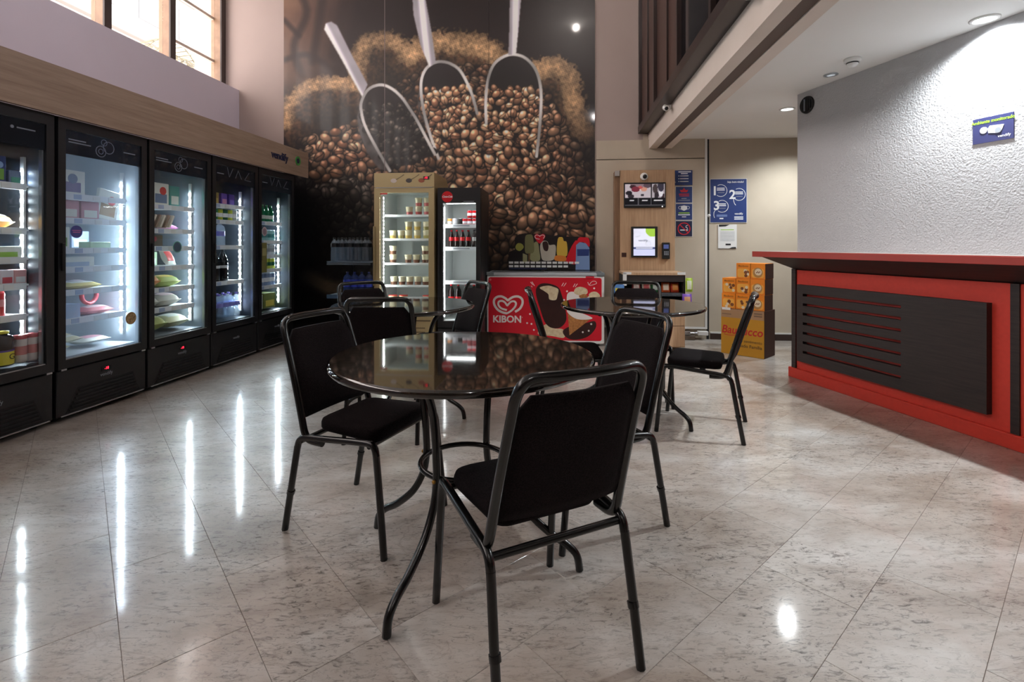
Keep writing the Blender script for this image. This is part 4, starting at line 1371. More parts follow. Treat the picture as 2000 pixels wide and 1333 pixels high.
bag_at('frozen_bag', 'small lemon yellow bag by left jamb of misted freezer', None, 0.10, 0.14, 0.05, cw('lemon', 230, 220, 110), fpos(1, 0.10, 0.24, 0.835), FROT, cw('milk', 232, 236, 226))
bag_at('frozen_bag', 'flat yellow and white bag on fifth shelf of misted freezer', None, 0.26, 0.16, 0.05, cw('butter', 226, 206, 120), fpos(1, 0.36, 0.25, 0.835), FROT, cw('milk', 232, 236, 226))
carton_at('frozen_box', 'orange topped white tub on the sixth shelf of misted freezer', None, 0.07, 0.08, 0.11, cw('orangebox', 224, 110, 80), fpos(1, 0.10, 0.15, 0.64), FROT, cw('milk', 232, 236, 226))
carton_at('frozen_box', 'clear blueish tub on the sixth shelf of misted freezer', None, 0.14, 0.12, 0.10, cw('icebl', 176, 196, 224), fpos(1, 0.225, 0.15, 0.64), FROT, cw('tagb', 180, 196, 220))
bag_at('frozen_bag', 'pink meat bag under the red ring, misted freezer', None, 0.24, 0.15, 0.06, cw('meat', 200, 110, 116), fpos(1, 0.47, 0.25, 0.64), FROT, cw('pale', 232, 206, 206))
t = thing('sausage_ring', 'red sausage ring pack standing on the sixth shelf', 'sausage', fpos(1, 0.50, 0.30, 0.70), FROT)
MB().tube([(0.058 * math.cos(2 * PI * k / 20), 0, 0.075 + 0.06 * math.sin(2 * PI * k / 20)) for k in range(20)], 0.015, 8, True).build('ring_body', cw('sausage', 170, 40, 50), t)
MB().box(-0.012, 0.012, -0.004, 0.004, 0.0, 0.022).build('pack_tab', cw('milk', 232, 236, 226), t)
for k, (x, y, z) in enumerate(((0.13, 0.24, 0.43), (0.20, 0.22, 0.475), (0.16, 0.27, 0.505))):
    bag_at('frozen_bag', ('lowest', 'middle', 'topmost')[k] + ' cream bag in the bottom left pile of misted freezer', 'cream bags at the freezer bottom', 0.19, 0.20, 0.05, cw('creambag', 222, 214, 176), fpos(1, x, y, z), FROT + 0.1 * k, cw('milk', 232, 236, 226))
bag_at('frozen_bag', 'white bag with red print on the bottom of misted freezer', None, 0.22, 0.18, 0.05, cw('milk', 232, 236, 226), fpos(1, 0.45, 0.26, 0.43), FROT, cw('pinkbox', 206, 150, 160))
st = tag(MB().plate(circ(0, 0, 0.042, 24), -0.0015, 0).build('round_sticker', cw('stickerblue', 70, 76, 140)), 'round violet blue sticker on the misted pane, upper left', 'sticker')
st.location = fpos(1, 0.135, 0.0105, 1.235); st.rotation_euler = (0, 0, FROT)
MB().box(-0.03, 0.03, -0.0025, -0.0015, 0.006, 0.011).box(-0.025, 0.025, -0.0025, -0.0015, -0.006, -0.001).build('lettering_bar', cw('stickpink', 190, 110, 160), st)
st = tag(MB().plate(circ(0, 0, 0.046, 24), -0.0015, 0).build('round_sticker', mat('cookie_print', C(196, 168, 120), 0.6, noise=(60, C(110, 80, 50), 0.9))), 'round cookie-patterned sticker low on the misted pane', 'sticker')
st.location = fpos(1, 0.555, 0.0105, 0.60); st.rotation_euler = (0, 0, FROT)
MB().stroke(circ(0, 0, 0.043, 24), 0.004, -0.0022, -0.0012, True).build('printed_rim', cw('rimtan', 150, 120, 70), st)
# ---- fridge 2 (bags)
carton_at('notice_card', 'pale yellow card with printed lines on top shelf, third fridge', None, 0.13, 0.02, 0.175, cw('noteyellow', 232, 216, 150), fpos(2, 0.12, 0.135, 1.475), FROT, cw('noteline', 190, 170, 110), cat='card')
carton_at('frozen_carton', 'red and white frozen carton on the top shelf of third fridge', None, 0.17, 0.06, 0.19, cw('milk', 232, 236, 226), fpos(2, 0.29, 0.15, 1.475), FROT, cw('greyblue', 110, 128, 160), cw('boxred', 206, 60, 56))
carton_at('frozen_carton', 'teal frozen carton beside the red one, third fridge', None, 0.11, 0.06, 0.18, cw('tealbox', 90, 160, 150), fpos(2, 0.44, 0.15, 1.475), FROT, cw('milk', 232, 236, 226))
for k in range(7):
    t = carton_at('bread_pack', 'leaning flat bread pack, %s from the left in the slanted row of third fridge' % ORD[k], 'leaning packs in the third fridge', 0.018, 0.10, 0.115, cw('packbrown' if k % 2 else 'packcream', *((150, 124, 104) if k % 2 else (220, 208, 190))), fpos(2, 0.10 + 0.047 * k, 0.15, 1.295), FROT, tilt=(0, 0.45, 0))
bag_at('snack_bag', 'magenta bag by the lamp strip of the third fridge', None, 0.14, 0.12, 0.05, cw('magenta', 190, 110, 170), fpos(2, 0.50, 0.28, 1.275), FROT, cw('milk', 232, 236, 226))
carton_at('dark_pack', 'dark brown pack with red arrow print on third shelf, third fridge', None, 0.22, 0.08, 0.10, cw('darkpack', 96, 84, 70), fpos(2, 0.20, 0.15, 1.13), FROT, None, cw('arrowred', 170, 60, 70))
st = tag(MB().stroke(circ(0, 0, 0.045, 24), 0.007, -0.0015, 0, True).build('round_sticker', cw('ringgreen', 110, 170, 150)), 'green ring sticker on the pane of the third fridge', 'sticker')
st.location = fpos(2, 0.30, 0.0105, 1.13); st.rotation_euler = (0, 0, FROT)
MB().plate(circ(0, 0, 0.041, 20), -0.0012, 0).build('sticker_disc', cw('ringblue', 70, 92, 110), st)
bag_at('frozen_bag', 'small pale bag left on the fourth shelf of third fridge', None, 0.16, 0.14, 0.06, cw('palebag', 214, 214, 176), fpos(2, 0.13, 0.26, 0.965), FROT, cw('leaf', 120, 170, 70))
bag_at('frozen_bag', 'white and red bag propped near lamp strip of third fridge', None, 0.12, 0.15, 0.05, cw('milk', 232, 236, 226), fpos(2, 0.46, 0.24, 0.965), FROT, cw('boxred', 206, 60, 56), stand=True, lean=0.5)
bag_at('chips_bag', 'orange and yellow chips bag on the fifth shelf of third fridge', None, 0.26, 0.20, 0.13, cw('chipsorange', 222, 150, 80), fpos(2, 0.17, 0.25, 0.785), FROT, cw('chipsyellow', 226, 206, 90))
bag_at('chips_bag', 'green and yellow chips bag beside the orange one, third fridge', None, 0.24, 0.20, 0.10, cw('chipsgreen', 176, 196, 100), fpos(2, 0.40, 0.25, 0.785), FROT, cw('chipsyellow', 226, 206, 90))
for k in range(2):
    bag_at('frozen_bag', '%s grey white bag on the sixth shelf of the third fridge' % ('left' if k == 0 else 'right'), None, 0.24, 0.2, 0.11, cw('greywhite', 206, 204, 190), fpos(2, 0.17 + 0.23 * k, 0.25, 0.62), FROT, cw('pale', 232, 206, 206))
bag_at('salad_bag', 'large green yellow bag at the bottom of the third fridge', None, 0.28, 0.24, 0.13, cw('saladgreen', 186, 196, 110), fpos(2, 0.20, 0.24, 0.43), FROT, cw('saladpale', 222, 222, 176))
bag_at('salad_bag', 'pale white green bag right of the large bag, third fridge bottom', None, 0.24, 0.24, 0.11, cw('saladpale', 222, 222, 176), fpos(2, 0.475, 0.25, 0.43), FROT, cw('milk', 232, 236, 226))
# ---- fridge 3 (drinks)
for k, (nm, c3, x) in enumerate((('yellow', (222, 210, 90), 0.15), ('brown and yellow', (150, 130, 70), 0.24), ('violet', (110, 80, 180), 0.36), ('dark violet', (90, 66, 160), 0.47))):
    carton_at('drink_pack', nm + ' shrink-wrapped can pack on top shelf of the drinks fridge', None, 0.085, 0.10, 0.115, cw('dp%d' % k, *c3), fpos(3, x, 0.14, 1.54), FROT, cw('dpp%d' % k, *((236, 230, 140), (200, 180, 110), (214, 150, 190), (130, 110, 200))[k]))
for k in range(7):
    m_ = (cw('cangreen', 30, 130, 80), cw('cangreend', 30, 96, 66), cw('cansilver', 190, 196, 196), cw('canlime', 196, 206, 70))[(k * 2 + k // 3) % 4]
    nm = {'pack_cangreen': 'green', 'pack_cangreend': 'dark green', 'pack_cansilver': 'silver', 'pack_canlime': 'lime'}[m_.name]
    can_at('soda_can', nm + (' soda can, %s from the left on second shelf of drinks fridge' % ORD[k]), 'soda cans of the drinks fridge', 0.122, 0.033, m_, fpos(3, 0.12 + 0.072 * k, 0.18, 1.385), M_WHITEINK)
M_WATER = glassmat('pet_water', (0.84, 0.90, 0.96, 1), haze=0.12, hazecol=(0.75, 0.82, 0.9, 1), rough=0.06)
M_DARKPET = mat('dark_pet', C(20, 22, 26), 0.12)
for k, x in enumerate((0.13, 0.235, 0.36)):
    bottle_at('water_bottle', 'large violet-capped water bottle, %s from the left on third shelf of drinks fridge' % ORD[k], 'large violet-capped water bottles', 0.235, 0.046, M_WATER, cw('capviolet', 110, 96, 190), cw('labviolet', 140, 140, 214), fpos(3, x, 0.19, 1.135), lab_z=(0.42, 0.62))
bottle_at('orange_soda_bottle', 'big orange soda bottle on the fourth shelf of drinks fridge', None, 0.33, 0.052, cw('orangesoda', 232, 130, 30, 0.15), cw('caporange', 226, 110, 30), cw('laborange', 240, 170, 90), fpos(3, 0.13, 0.19, 0.785), shape='soda', lab_z=(0.34, 0.52))
for k, x in enumerate((0.28, 0.40)):
    bottle_at('soda_bottle', 'dark soda bottle right of the orange one in drinks fridge, %s one' % ('nearer' if k == 0 else 'farther'), 'dark soda bottles in the drinks fridge', 0.33, 0.05, M_DARKPET, M_BLACK2, cw('labwhite', 206, 212, 216), fpos(3, x, 0.19, 0.785), shape='soda', lab_z=(0.40, 0.48))
for k in range(6):
    bottle_at('water_bottle', 'violet-label water bottle, %s from the left, front row at bottom of drinks fridge' % ORD[k], 'small violet-label water bottles at the bottom', 0.235, 0.036, M_WATER, cw('capviolet', 110, 96, 190), cw('labviolet', 140, 140, 214), fpos(3, 0.11 + 0.085 * k, 0.14 + 0.0 * k, 0.43), lab_z=(0.45, 0.62))
for k in range(6):
    bottle_at('water_bottle', 'violet-label water bottle, %s from the left, back row at bottom of drinks fridge' % ORD[k], 'small violet-label water bottles at the bottom', 0.235, 0.036, M_WATER, cw('capviolet', 110, 96, 190), cw('labviolet', 140, 140, 214), fpos(3, 0.11 + 0.085 * k, 0.225, 0.43), lab_z=(0.45, 0.62))
# ---- fridge 4 (beers)
M_GREENGLASS = mat('green_glass', C(20, 110, 70), 0.1)
for k in range(6):
    bottle_at('beer_bottle', 'green beer bottle, %s from the left on top shelf of far beer fridge' % ORD[k], 'green beer bottles', 0.20, 0.031, M_GREENGLASS, cw('capgreen', 60, 140, 90), cw('labbeer', 206, 216, 206), fpos(4, 0.11 + 0.078 * k, 0.18, 1.40), shape='glass', lab_z=(0.2, 0.4))
for k in range(7):
    can_at('beer_can', 'pale teal beer can, %s from the left on second shelf of far fridge' % ORD[k], 'teal beer cans', 0.13, 0.031, cw('canteal', 150, 200, 200), fpos(4, 0.11 + 0.07 * k, 0.18, 1.19), cw('canteald', 60, 130, 130))
for k in range(7):
    can_at('beer_can', 'white beer can, %s from the left on third shelf of far fridge' % ORD[k], 'white beer cans', 0.125, 0.031, cw('canwhite', 214, 220, 222), fpos(4, 0.11 + 0.07 * k, 0.18, 1.03), M_ALU)
for k in range(7):
    m_ = cw('canlime', 196, 206, 70) if k > 3 else cw('cansilver', 190, 196, 196)
    can_at('beer_can', ('lime' if k > 3 else 'silver') + (' beer can, %s from the left on fourth shelf of far fridge' % ORD[k]), 'lime and silver beer cans', 0.13, 0.031, m_, fpos(4, 0.11 + 0.07 * k, 0.18, 0.87), cw('cangreend', 30, 96, 66))
for k in range(7):
    can_at('beer_can', 'blue silver beer can, %s from the left on fifth shelf of far fridge' % ORD[k], 'blue silver beer cans', 0.145, 0.031, cw('canblue', 130, 150, 184), fpos(4, 0.11 + 0.07 * k, 0.18, 0.685), M_WHITEINK)
carton_at('beer_pack', 'pale shrink-wrapped beer pack at bottom of far beer fridge', None, 0.22, 0.16, 0.16, cw('beerpack', 190, 200, 180), fpos(4, 0.20, 0.15, 0.43), FROT, cw('milk', 232, 236, 226))
carton_at('beer_pack', 'olive green beer pack at bottom right of far beer fridge', None, 0.22, 0.16, 0.17, cw('beerolive', 130, 140, 70), fpos(4, 0.44, 0.15, 0.43), FROT, cw('chipsyellow', 226, 206, 90))
st = tag(MB().box(-0.05, 0.05, -0.0015, 0, -0.16, 0.16).build('tall_sticker', cw('olivesticker', 120, 118, 70)), 'tall olive sticker at left of the far beer fridge pane', 'sticker')
st.location = fpos(4, 0.11, 0.0105, 1.01); st.rotation_euler = (0, 0, FROT)
MB().box(-0.035, 0.035, -0.0025, -0.0015, 0.02, 0.10).build('printed_panel', cw('olivep', 160, 156, 110), st)
st = tag(MB().plate(circ(0, 0, 0.045, 24, 0.05), -0.0015, 0).build('round_sticker', cw('palepink', 190, 176, 180)), 'pale oval sticker on the far beer fridge pane', 'sticker')
st.location = fpos(4, 0.12, 0.0105, 1.29); st.rotation_euler = (0, 0, FROT)
MB().plate(circ(0, 0, 0.03, 20, 0.034), -0.0025, -0.0015).build('printed_disc', cw('palepinkd', 150, 130, 140), st)

for k in range(4):
    bag_at('frozen_bag', 'flat pale bag at the back of misted freezer, %s from the left on fifth shelf' % ORD[k], 'pale bags behind on the fifth shelf', 0.13, 0.13, 0.05, cw('icewhite%d' % (k % 2), *((214, 222, 232), (206, 196, 206))[k % 2]), fpos(1, 0.12 + 0.135 * k, 0.45, 0.835), FROT)
for k in range(3):
    carton_at('frozen_box', 'white and blue box behind on third shelf of misted freezer, %s from left' % ORD[k], 'boxes behind on the third shelf', 0.14, 0.12, 0.13, cw('icebl', 176, 196, 224), fpos(1, 0.15 + 0.17 * k, 0.36, 1.12), FROT, cw('milk', 232, 236, 226))
for k in range(3):
    carton_at('frozen_carton', 'pale carton behind on fourth shelf of third fridge, %s from the left' % ORD[k], 'cartons behind on the fourth shelf', 0.13, 0.10, 0.12, cw('palegreen', 186, 214, 176), fpos(2, 0.15 + 0.16 * k, 0.40, 0.965), FROT, cw('milk', 232, 236, 226))
for k in range(3):
    carton_at('yogurt_box', 'pale blue box behind on third shelf of leftmost fridge, %s from left' % ORD[k], 'boxes behind in the leftmost fridge', 0.10, 0.10, 0.12, cw('icebl', 176, 196, 224), fpos(0, 0.38 + 0.11 * k, 0.40, 1.066), FROT, cw('milk', 232, 236, 226))
for k in range(4):
    bottle_at('yogurt_bottle', 'white yogurt bottle behind on fifth shelf of leftmost fridge, %s from left' % ORD[k], 'white yogurt bottles of leftmost fridge', 0.16, 0.03, cw('milk', 232, 236, 226), cw('capred', 200, 60, 60), cw('labred', 230, 150, 150), fpos(0, 0.36 + 0.08 * k, 0.34, 0.715), shape='juice')

# ---- oak fascia above the row, with the lettering at its far end
L0 = f_at(1.2); L1 = f_at(6.254)
ln = (L1 - L0).length
fas = MB().box(0, ln, -0.034, -0.010, 1.972, 2.28).build('trim_3', M_WOOD); struct(fas, 'oak veneer fascia above the fridges')
fas.location = L0; fas.rotation_euler = (0, 0, FROT)
M_WOODF = woodmat('oak_fascia_x', C(134, 112, 94), C(164, 142, 122), 'X', 5)
fas.data.materials.clear(); fas.data.materials.append(M_WOODF)
MB().box(0, ln, -0.010, 1.05, 2.262, 2.278).build('top_board', M_WOODF, fas)
text('vendify', 0.115, M_NAVYDK, fas, (ln - 0.62, -0.036, 2.135), 'lettering', depth=0.004, bold=0.002)
MB().stroke(circ(ln - 0.245, 2.145, 0.045, 24), 0.018, -0.042, -0.034, True).build('logo_ring', mat('logo_green', C(70, 150, 70), 0.4), fas)
MB().plate(circ(ln - 0.245, 2.145, 0.03, 20), -0.040, -0.034).build('logo_disc', M_NAVYDK, fas)

# ================================================================== THINGS ALONG THE BACK WALL
def bfrm(X, Y):
    return Vector((X, Y, 0))
def local(o_xy, x, y, z):
    p = Vector((o_xy[0], o_xy[1], 0)) + E2 * x + E1 * y
    return (p.x, p.y, z)
# ---- champagne ice-cream freezer
BO = (-1.507, 5.517)
t = thing('ice_cream_freezer', 'tall champagne-coloured glass-door freezer full of ice cream tubs', 'freezer', (BO[0], BO[1], 0), WROT)
W, H, D = 0.67, 1.93, 0.66
mb = MB().box(0, 0.03, 0.05, D, 0.06, H - 0.155).box(W - 0.03, W, 0.05, D, 0.06, H - 0.155).box(0.03, W - 0.03, D - 0.03, D, 0.06, H - 0.155).box(0.03, W - 0.03, 0.05, D - 0.03, 0.06, 0.36)
mb.build('cabinet', M_BEIGEDK, t)
hd = MB().plate([(0, 0), (0.0, 0.155), (D * 0.86, 0.155), (D, 0.09), (D, 0)], 0, 1)
hd.v = [(W * p[1], p[0] + 0.0, H - 0.155 + p[2]) for p in hd.v]
hd.f = [f[::-1] for f in hd.f]
hdo = hd.build('header', M_BEIGEFR, t)
for k, (x, c3) in enumerate(((0.235, (206, 196, 190)), (0.405, (70, 66, 66)), (0.545, (150, 84, 60)))):
    MB().plate(circ(x - 0.015, H - 0.085, 0.034, 14, 0.024), -0.002, 0).build('printed_scoop', col('scoop%d' % k, *c3), hdo)
    MB().stroke([(x + 0.01, H - 0.075), (x + 0.055, H - 0.05), (x + 0.10, H - 0.02)], [0.012, 0.007, 0.010], -0.0015, 0).build('printed_spoon', col('spoon', 116, 104, 76), hdo)
MB().box(0.55, 0.615, -0.004, 0, H - 0.075, H - 0.042).build('display', M_BLACK2, hdo)
text('-18', 0.030, M_REDLED, hdo, (0.578, -0.0045, H - 0.058), 'digits', depth=0.0003)
mb = MB().box(0.03, 0.05, 0.05, D - 0.04, 0.36, H - 0.165).box(W - 0.05, W - 0.03, 0.05, D - 0.04, 0.36, H - 0.165).box(0.05, W - 0.05, D - 0.05, D - 0.03, 0.36, H - 0.165).box(0.05, W - 0.05, 0.05, D - 0.05, 0.36, 0.38).box(0.05, W - 0.05, 0.05, D - 0.05, H - 0.185, H - 0.165)
mb.build('liner', M_LINERWHITE, t)
d = MB().box(0.0, 0.062, 0.0, 0.045, 0.375, H - 0.16).box(W - 0.062, W, 0.0, 0.045, 0.375, H - 0.16).box(0.062, W - 0.062, 0.0, 0.045, 0.375, 0.42).box(0.062, W - 0.062, 0.0, 0.045, H - 0.215, H - 0.16).build('door', M_BEIGEFR, t)
MB().box(0.062, W - 0.062, 0.012, 0.018, 0.42, H - 0.215).build('pane', M_GLASS, d)
MB().cbox(-0.004, 0.014, -0.025, 0.0, 0.70, 1.35, 0.003).build('handle', M_BEIGEDK, d)
MB().box(0.066, 0.145, 0.008, 0.012, H - 0.232, H - 0.217).build('brand_tag', M_REDINK, d)
MB().box(0.02, W - 0.02, -0.004, 0.0, H - 0.163, H - 0.157).build('trim_line', M_ALU, d)
bp = MB().cbox(0.005, W - 0.005, 0.0, 0.05, 0.06, 0.365, 0.004).build('base_panel', M_BEIGEFR, t)
for k in range(4):
    z = 0.105 + 0.045 * k
    MB().box(0.15, W - 0.10, -0.002, 0.001, z, z + 0.010).build('slot', col('slotbrown', 92, 76, 50), bp)
MB().box(0.10, W - 0.04, -0.006, 0.0, 0.318, 0.332).build('lower_trim', col('slotbrown', 92, 76, 50), bp)
for fx in (0.05, W - 0.05):
    for fy in (0.08, D - 0.06):
        MB().lathe([(0.02, 0), (0.02, 0.02), (0.014, 0.06)], 10, (fx, fy, 0)).build('foot', M_BLACK2, t)
SH = [1.474, 1.21, 0.94, 0.695, 0.515]
for z in SH:
    s_ = MB().box(0.055, W - 0.055, 0.11, D - 0.07, z - 0.010, z).build('shelf', M_SHELFWHITE, t)
    MB().box(0.055, W - 0.055, 0.098, 0.109, z - 0.016, z + 0.008).build('shelf_lip', M_SHELFWHITE, s_)
st = MB().box(0.062, 0.085, 0.05, 0.075, 0.43, 1.68).build('led_strip', M_WHITE, t)
mb = MB()
for k in range(30):
    mb.box(0.083, 0.0875, 0.052, 0.068, 0.45 + 0.0415 * k, 0.45 + 0.0415 * k + 0.016)
mb.build('led_chips', emat('led_neutral_chip', (0.93, 1.0, 0.93, 1), 230), st)
def tub_at(label, group, c_body, c_band, loc, h=0.098, r=0.041, lid=None):
    key = ('tub', c_body.name, c_band.name, h, r, lid.name if lid else '')
    if key in _mc:
        return dup(_mc[key], loc, 0, label, group)
    q = thing('ice_cream_tub', label, 'ice cream tub', loc, 0, group)
    MB().lathe([(0, 0), (r * 0.78, 0), (r * 0.97, h * 0.88)], 14).build('cup', c_body, q)
    MB().lathe([(r * 0.80, h * 0.05), (r * 0.90, h * 0.42)], 14).build('printed_band', c_band, q)
    MB().lathe([(r * 1.0, h * 0.86), (r * 1.02, h * 0.88), (r * 1.02, h * 0.98), (r * 0.97, h), (0, h)], 14).build('lid', lid or c_body, q)
    kids(q); _mc[key] = q
    return q
CRM = col('tubcream', 222, 214, 184)
BR = {'p': (col('tubpink', 190, 96, 96), 'pink'), 'b': (col('tubbrown', 110, 70, 52), 'brown'), 'g': (col('tubgold', 206, 176, 96), 'golden'), 'o': (col('tubolive', 150, 140, 84), 'olive')}
rows = [(SH[0], [(0.345, 1, 'p'), (0.45, 2, 'p'), (0.545, 2, 'p')], 'top'),
        (SH[1], [(0.155, 1, 'g'), (0.25, 1, 'o'), (0.335, 2, 'g'), (0.435, 2, 'g'), (0.54, 2, 'o')], 'second'),
        (SH[2], [(0.155, 2, 'b'), (0.33, 1, 'b'), (0.425, 1, 'b'), (0.525, 2, 'b')], 'third'),
        (SH[3], [(0.165, 1, 'b'), (0.26, 1, 'b'), (0.35, 1, 'b'), (0.44, 1, 'b'), (0.53, 1, 'b')], 'fourth')]
for z, its, sn in rows:
    for k, (x, n_, c_) in enumerate(its):
        for q in range(n_):
            lb = 'cream tub with %s band, %s from left on freezer %s shelf%s' % (BR[c_][1], ORD[k], sn, '' if n_ == 1 else (', lower of two' if q == 0 else ', upper of two'))
            tub_at(lb, 'ice cream tubs in the champagne freezer', CRM, BR[c_][0], local(BO, x, 0.17, z + 0.0985 * q))
for k, x in enumerate((0.155, 0.275, 0.545)):
    tub_at('flat cream tub with red lid, %s from the left on fifth shelf' % ORD[k], 'red-lidded tubs', col('tubpeach', 222, 190, 150), col('tuborange', 206, 130, 70), local(BO, x, 0.17, SH[4]), 0.07, 0.05, col('lidred2', 206, 60, 56))
for k, x in enumerate((0.30, 0.42, 0.53)):
    tub_at('tall pale tub at the freezer bottom, %s from the left' % ORD[k], 'tall tubs at the freezer bottom', CRM, BR['o'][0], local(BO, x, 0.17, 0.381), 0.115, 0.042)

# ---- black cola fridge
KO = (-0.812, 5.475)
t = thing('cola_fridge', 'narrow black glass-door fridge with a round red cola badge', 'fridge', (KO[0], KO[1], 0), WROT)
W, H, D = 0.475, 1.765, 0.60
MB().box(0, 0.03, 0.05, D, 0.04, H).box(W - 0.03, W, 0.05, D, 0.04, H).box(0.03, W - 0.03, D - 0.03, D, 0.04, H).box(0.03, W - 0.03, 0.05, D - 0.03, H - 0.14, H).box(0.03, W - 0.03, 0.05, D - 0.03, 0.04, 0.30).build('cabinet', M_BLACK, t)
MB().box(0.03, 0.05, 0.05, D - 0.04, 0.30, H - 0.14).box(W - 0.05, W - 0.03, 0.05, D - 0.04, 0.30, H - 0.14).box(0.05, W - 0.05, D - 0.05, D - 0.03, 0.30, H - 0.14).box(0.05, W - 0.05, 0.05, D - 0.05, 0.30, 0.32).build('liner', M_LINERWHITE, t)
d = MB().box(0.004, 0.065, 0.0, 0.045, 0.25, H).box(W - 0.048, W - 0.004, 0.0, 0.045, 0.25, H).box(0.065, W - 0.048, 0.0, 0.045, 0.25, 0.32).box(0.065, W - 0.048, 0.0, 0.045, H - 0.165, H).build('door', M_BLACK, t)
MB().box(0.065, W - 0.048, 0.012, 0.018, 0.32, H - 0.165).build('pane', M_GLASS, d)
MB().plate(circ(0.112, H - 0.098, 0.060, 32), -0.004, 0.0).build('badge', mat('cola_red', C(200, 16, 30), 0.35), d)
text('Coca-Cola', 0.030, M_WHITEINK, d, (0.112, -0.0045, H - 0.097), 'badge_lettering', shear=0.35, depth=0.0004, bold=0.0006, space=0.85)
MB().box(0.29, 0.405, -0.001, 0.0, H - 0.152, H - 0.146).build('small_print', M_GREYINK, d)
MB().box(0.018, 0.032, -0.02, 0.0, 0.75, 1.20).build('handle', M_BLACK2, d)
MB().cbox(0.006, W - 0.006, 0.01, 0.05, 0.04, 0.24, 0.004).build('base_panel', M_BLACK, t)
KS = [1.355, 1.105, 0.735]
for z in KS:
    s_ = MB().box(0.055, W - 0.055, 0.11, D - 0.07, z - 0.010, z).build('shelf', M_SHELFWHITE, t)
    MB().box(0.055, W - 0.052, 0.090, 0.108, z - 0.022, z + 0.020).build('shelf_lip', M_SHELFWHITE, s_)
    MB().box(0.16, 0.34, 0.0885, 0.090, z - 0.004, z + 0.008).build('shelf_print', M_GREYINK, s_)
st = MB().box(0.08, W - 0.06, 0.06, 0.09, H - 0.165, H - 0.141).build('led_strip', M_WHITE, t)
MB().box(0.09, W - 0.07, 0.065, 0.085, H - 0.169, H - 0.165).build('led_tube', emat('led_white', (1, 1, 1, 1), 50), st)
st = MB().box(0.052, 0.066, 0.052, 0.072, 0.34, 1.58).build('led_strip', M_WHITE, t)
MB().box(0.066, 0.069, 0.055, 0.069, 0.36, 1.56).build('led_tube', MATS['led_white'], st)
RED = col('cokered', 200, 20, 30, 0.25)
for k, (x, n_, nm) in enumerate(((0.105, 1, 'o'), (0.165, 1, 'w'), (0.225, 1, 'k'), (0.275, 1, 'r'), (0.330, 2, 'r'), (0.385, 2, 'r'))):
    m_, nn = {'o': (col('minior', 222, 140, 60), 'orange'), 'w': (col('miniwh', 214, 214, 224), 'white'), 'k': (M_BLACK2, 'black'), 'r': (RED, 'red')}[nm]
    for q in range(n_):
        can_at('mini_can', '%s mini can, %s from left on cola fridge top shelf%s' % (nn, ORD[k], '' if n_ == 1 else (', lower' if q == 0 else ', upper')), 'mini cans in the cola fridge', 0.088, 0.0265, m_, local(KO, x, 0.15, KS[0] + 0.0885 * q), M_WHITEINK if nm != 'k' else None)
COLA = mat('cola_liquid', C(26, 12, 10), 0.1)
for k, x in enumerate((0.125, 0.185, 0.25, 0.315, 0.385)):
    bottle_at('cola_bottle', 'cola bottle, %s from the left on second shelf of cola fridge' % ORD[k], 'cola bottles on the second shelf', 0.205, 0.028, COLA, RED if k < 4 else M_BLACK2, RED if k < 4 else col('labgrey', 190, 190, 190), local(KO, x, 0.15, KS[1]), shape='soda', lab_z=(0.42, 0.62))
for k, x in enumerate((0.12, 0.20, 0.29, 0.375)):
    bottle_at('cola_bottle', 'cola bottle with low red label, %s from left at cola fridge bottom' % ORD[k], 'cola bottles at the bottom', 0.20, 0.034, COLA, RED, RED, local(KO, x, 0.16, 0.505), shape='soda', lab_z=(0.08, 0.34))
MB().box(0.055, W - 0.055, 0.11, D - 0.07, 0.492, 0.504).build('shelf', M_SHELFWHITE, t)

# ---- rack of water bottles left of the freezer
RO = (-2.015, 5.50)
t = thing('bottle_rack', 'slim metal rack with two shelves of water bottles beside the champagne freezer', 'rack', (RO[0], RO[1], 0), WROT)
for z, x0 in ((0.965, 0.0), (0.60, 0.0), (0.22, 0.0)):
    s_ = MB().box(x0, 0.49, 0.0, 0.30, z - 0.012, z).build('shelf', col('rackgrey', 120, 132, 144), t)
    MB().box(x0, 0.49, -0.008, 0.0, z - 0.036, z + 0.006).build('shelf_rail', M_CLEAR if z > 0.9 else col('rackblue', 60, 84, 110), s_)
for x in (0.16, 0.46):
    MB().box(x - 0.01, x + 0.01, 0.29, 0.31, 0.02, 1.02).build('post', M_BLACK2, t)
MB().cbox(0.02, 0.48, 0.05, 0.32, 0.0, 0.025, 0.004).build('foot_plate', M_BLACK2, t)
M_WATERDK = glassmat('pet_dark', (0.60, 0.68, 0.76, 1), haze=0.20, hazecol=(0.60, 0.68, 0.76, 1), rough=0.05)
for rw in range(2):
    for k in range(5):
        bottle_at('water_bottle', 'black-label water bottle, %s from left, %s row of rack top shelf' % (ORD[k], ('front', 'back')[rw]), 'black-label water bottles on the rack', 0.262, 0.036, M_WATERDK, M_BLACK2, col('labblack', 22, 24, 28), local(RO, 0.055 + 0.088 * k, 0.06 + 0.10 * rw, 0.965), lab_z=(0.60, 0.76))
M_WATERBL = glassmat('pet_blue', (0.35, 0.50, 0.80, 1), haze=0.2, hazecol=(0.2, 0.3, 0.7, 1), rough=0.05)
for k in range(4):
    bottle_at('water_bottle', 'blue-label water bottle, %s from the left on the lower rack shelf' % ORD[k], 'blue-label water bottles on the rack', 0.25, 0.043, M_WATERBL, col('capblue', 30, 44, 110), col('labblue', 40, 60, 170), local(RO, 0.20 + 0.082 * k, 0.07, 0.60), lab_z=(0.35, 0.66))

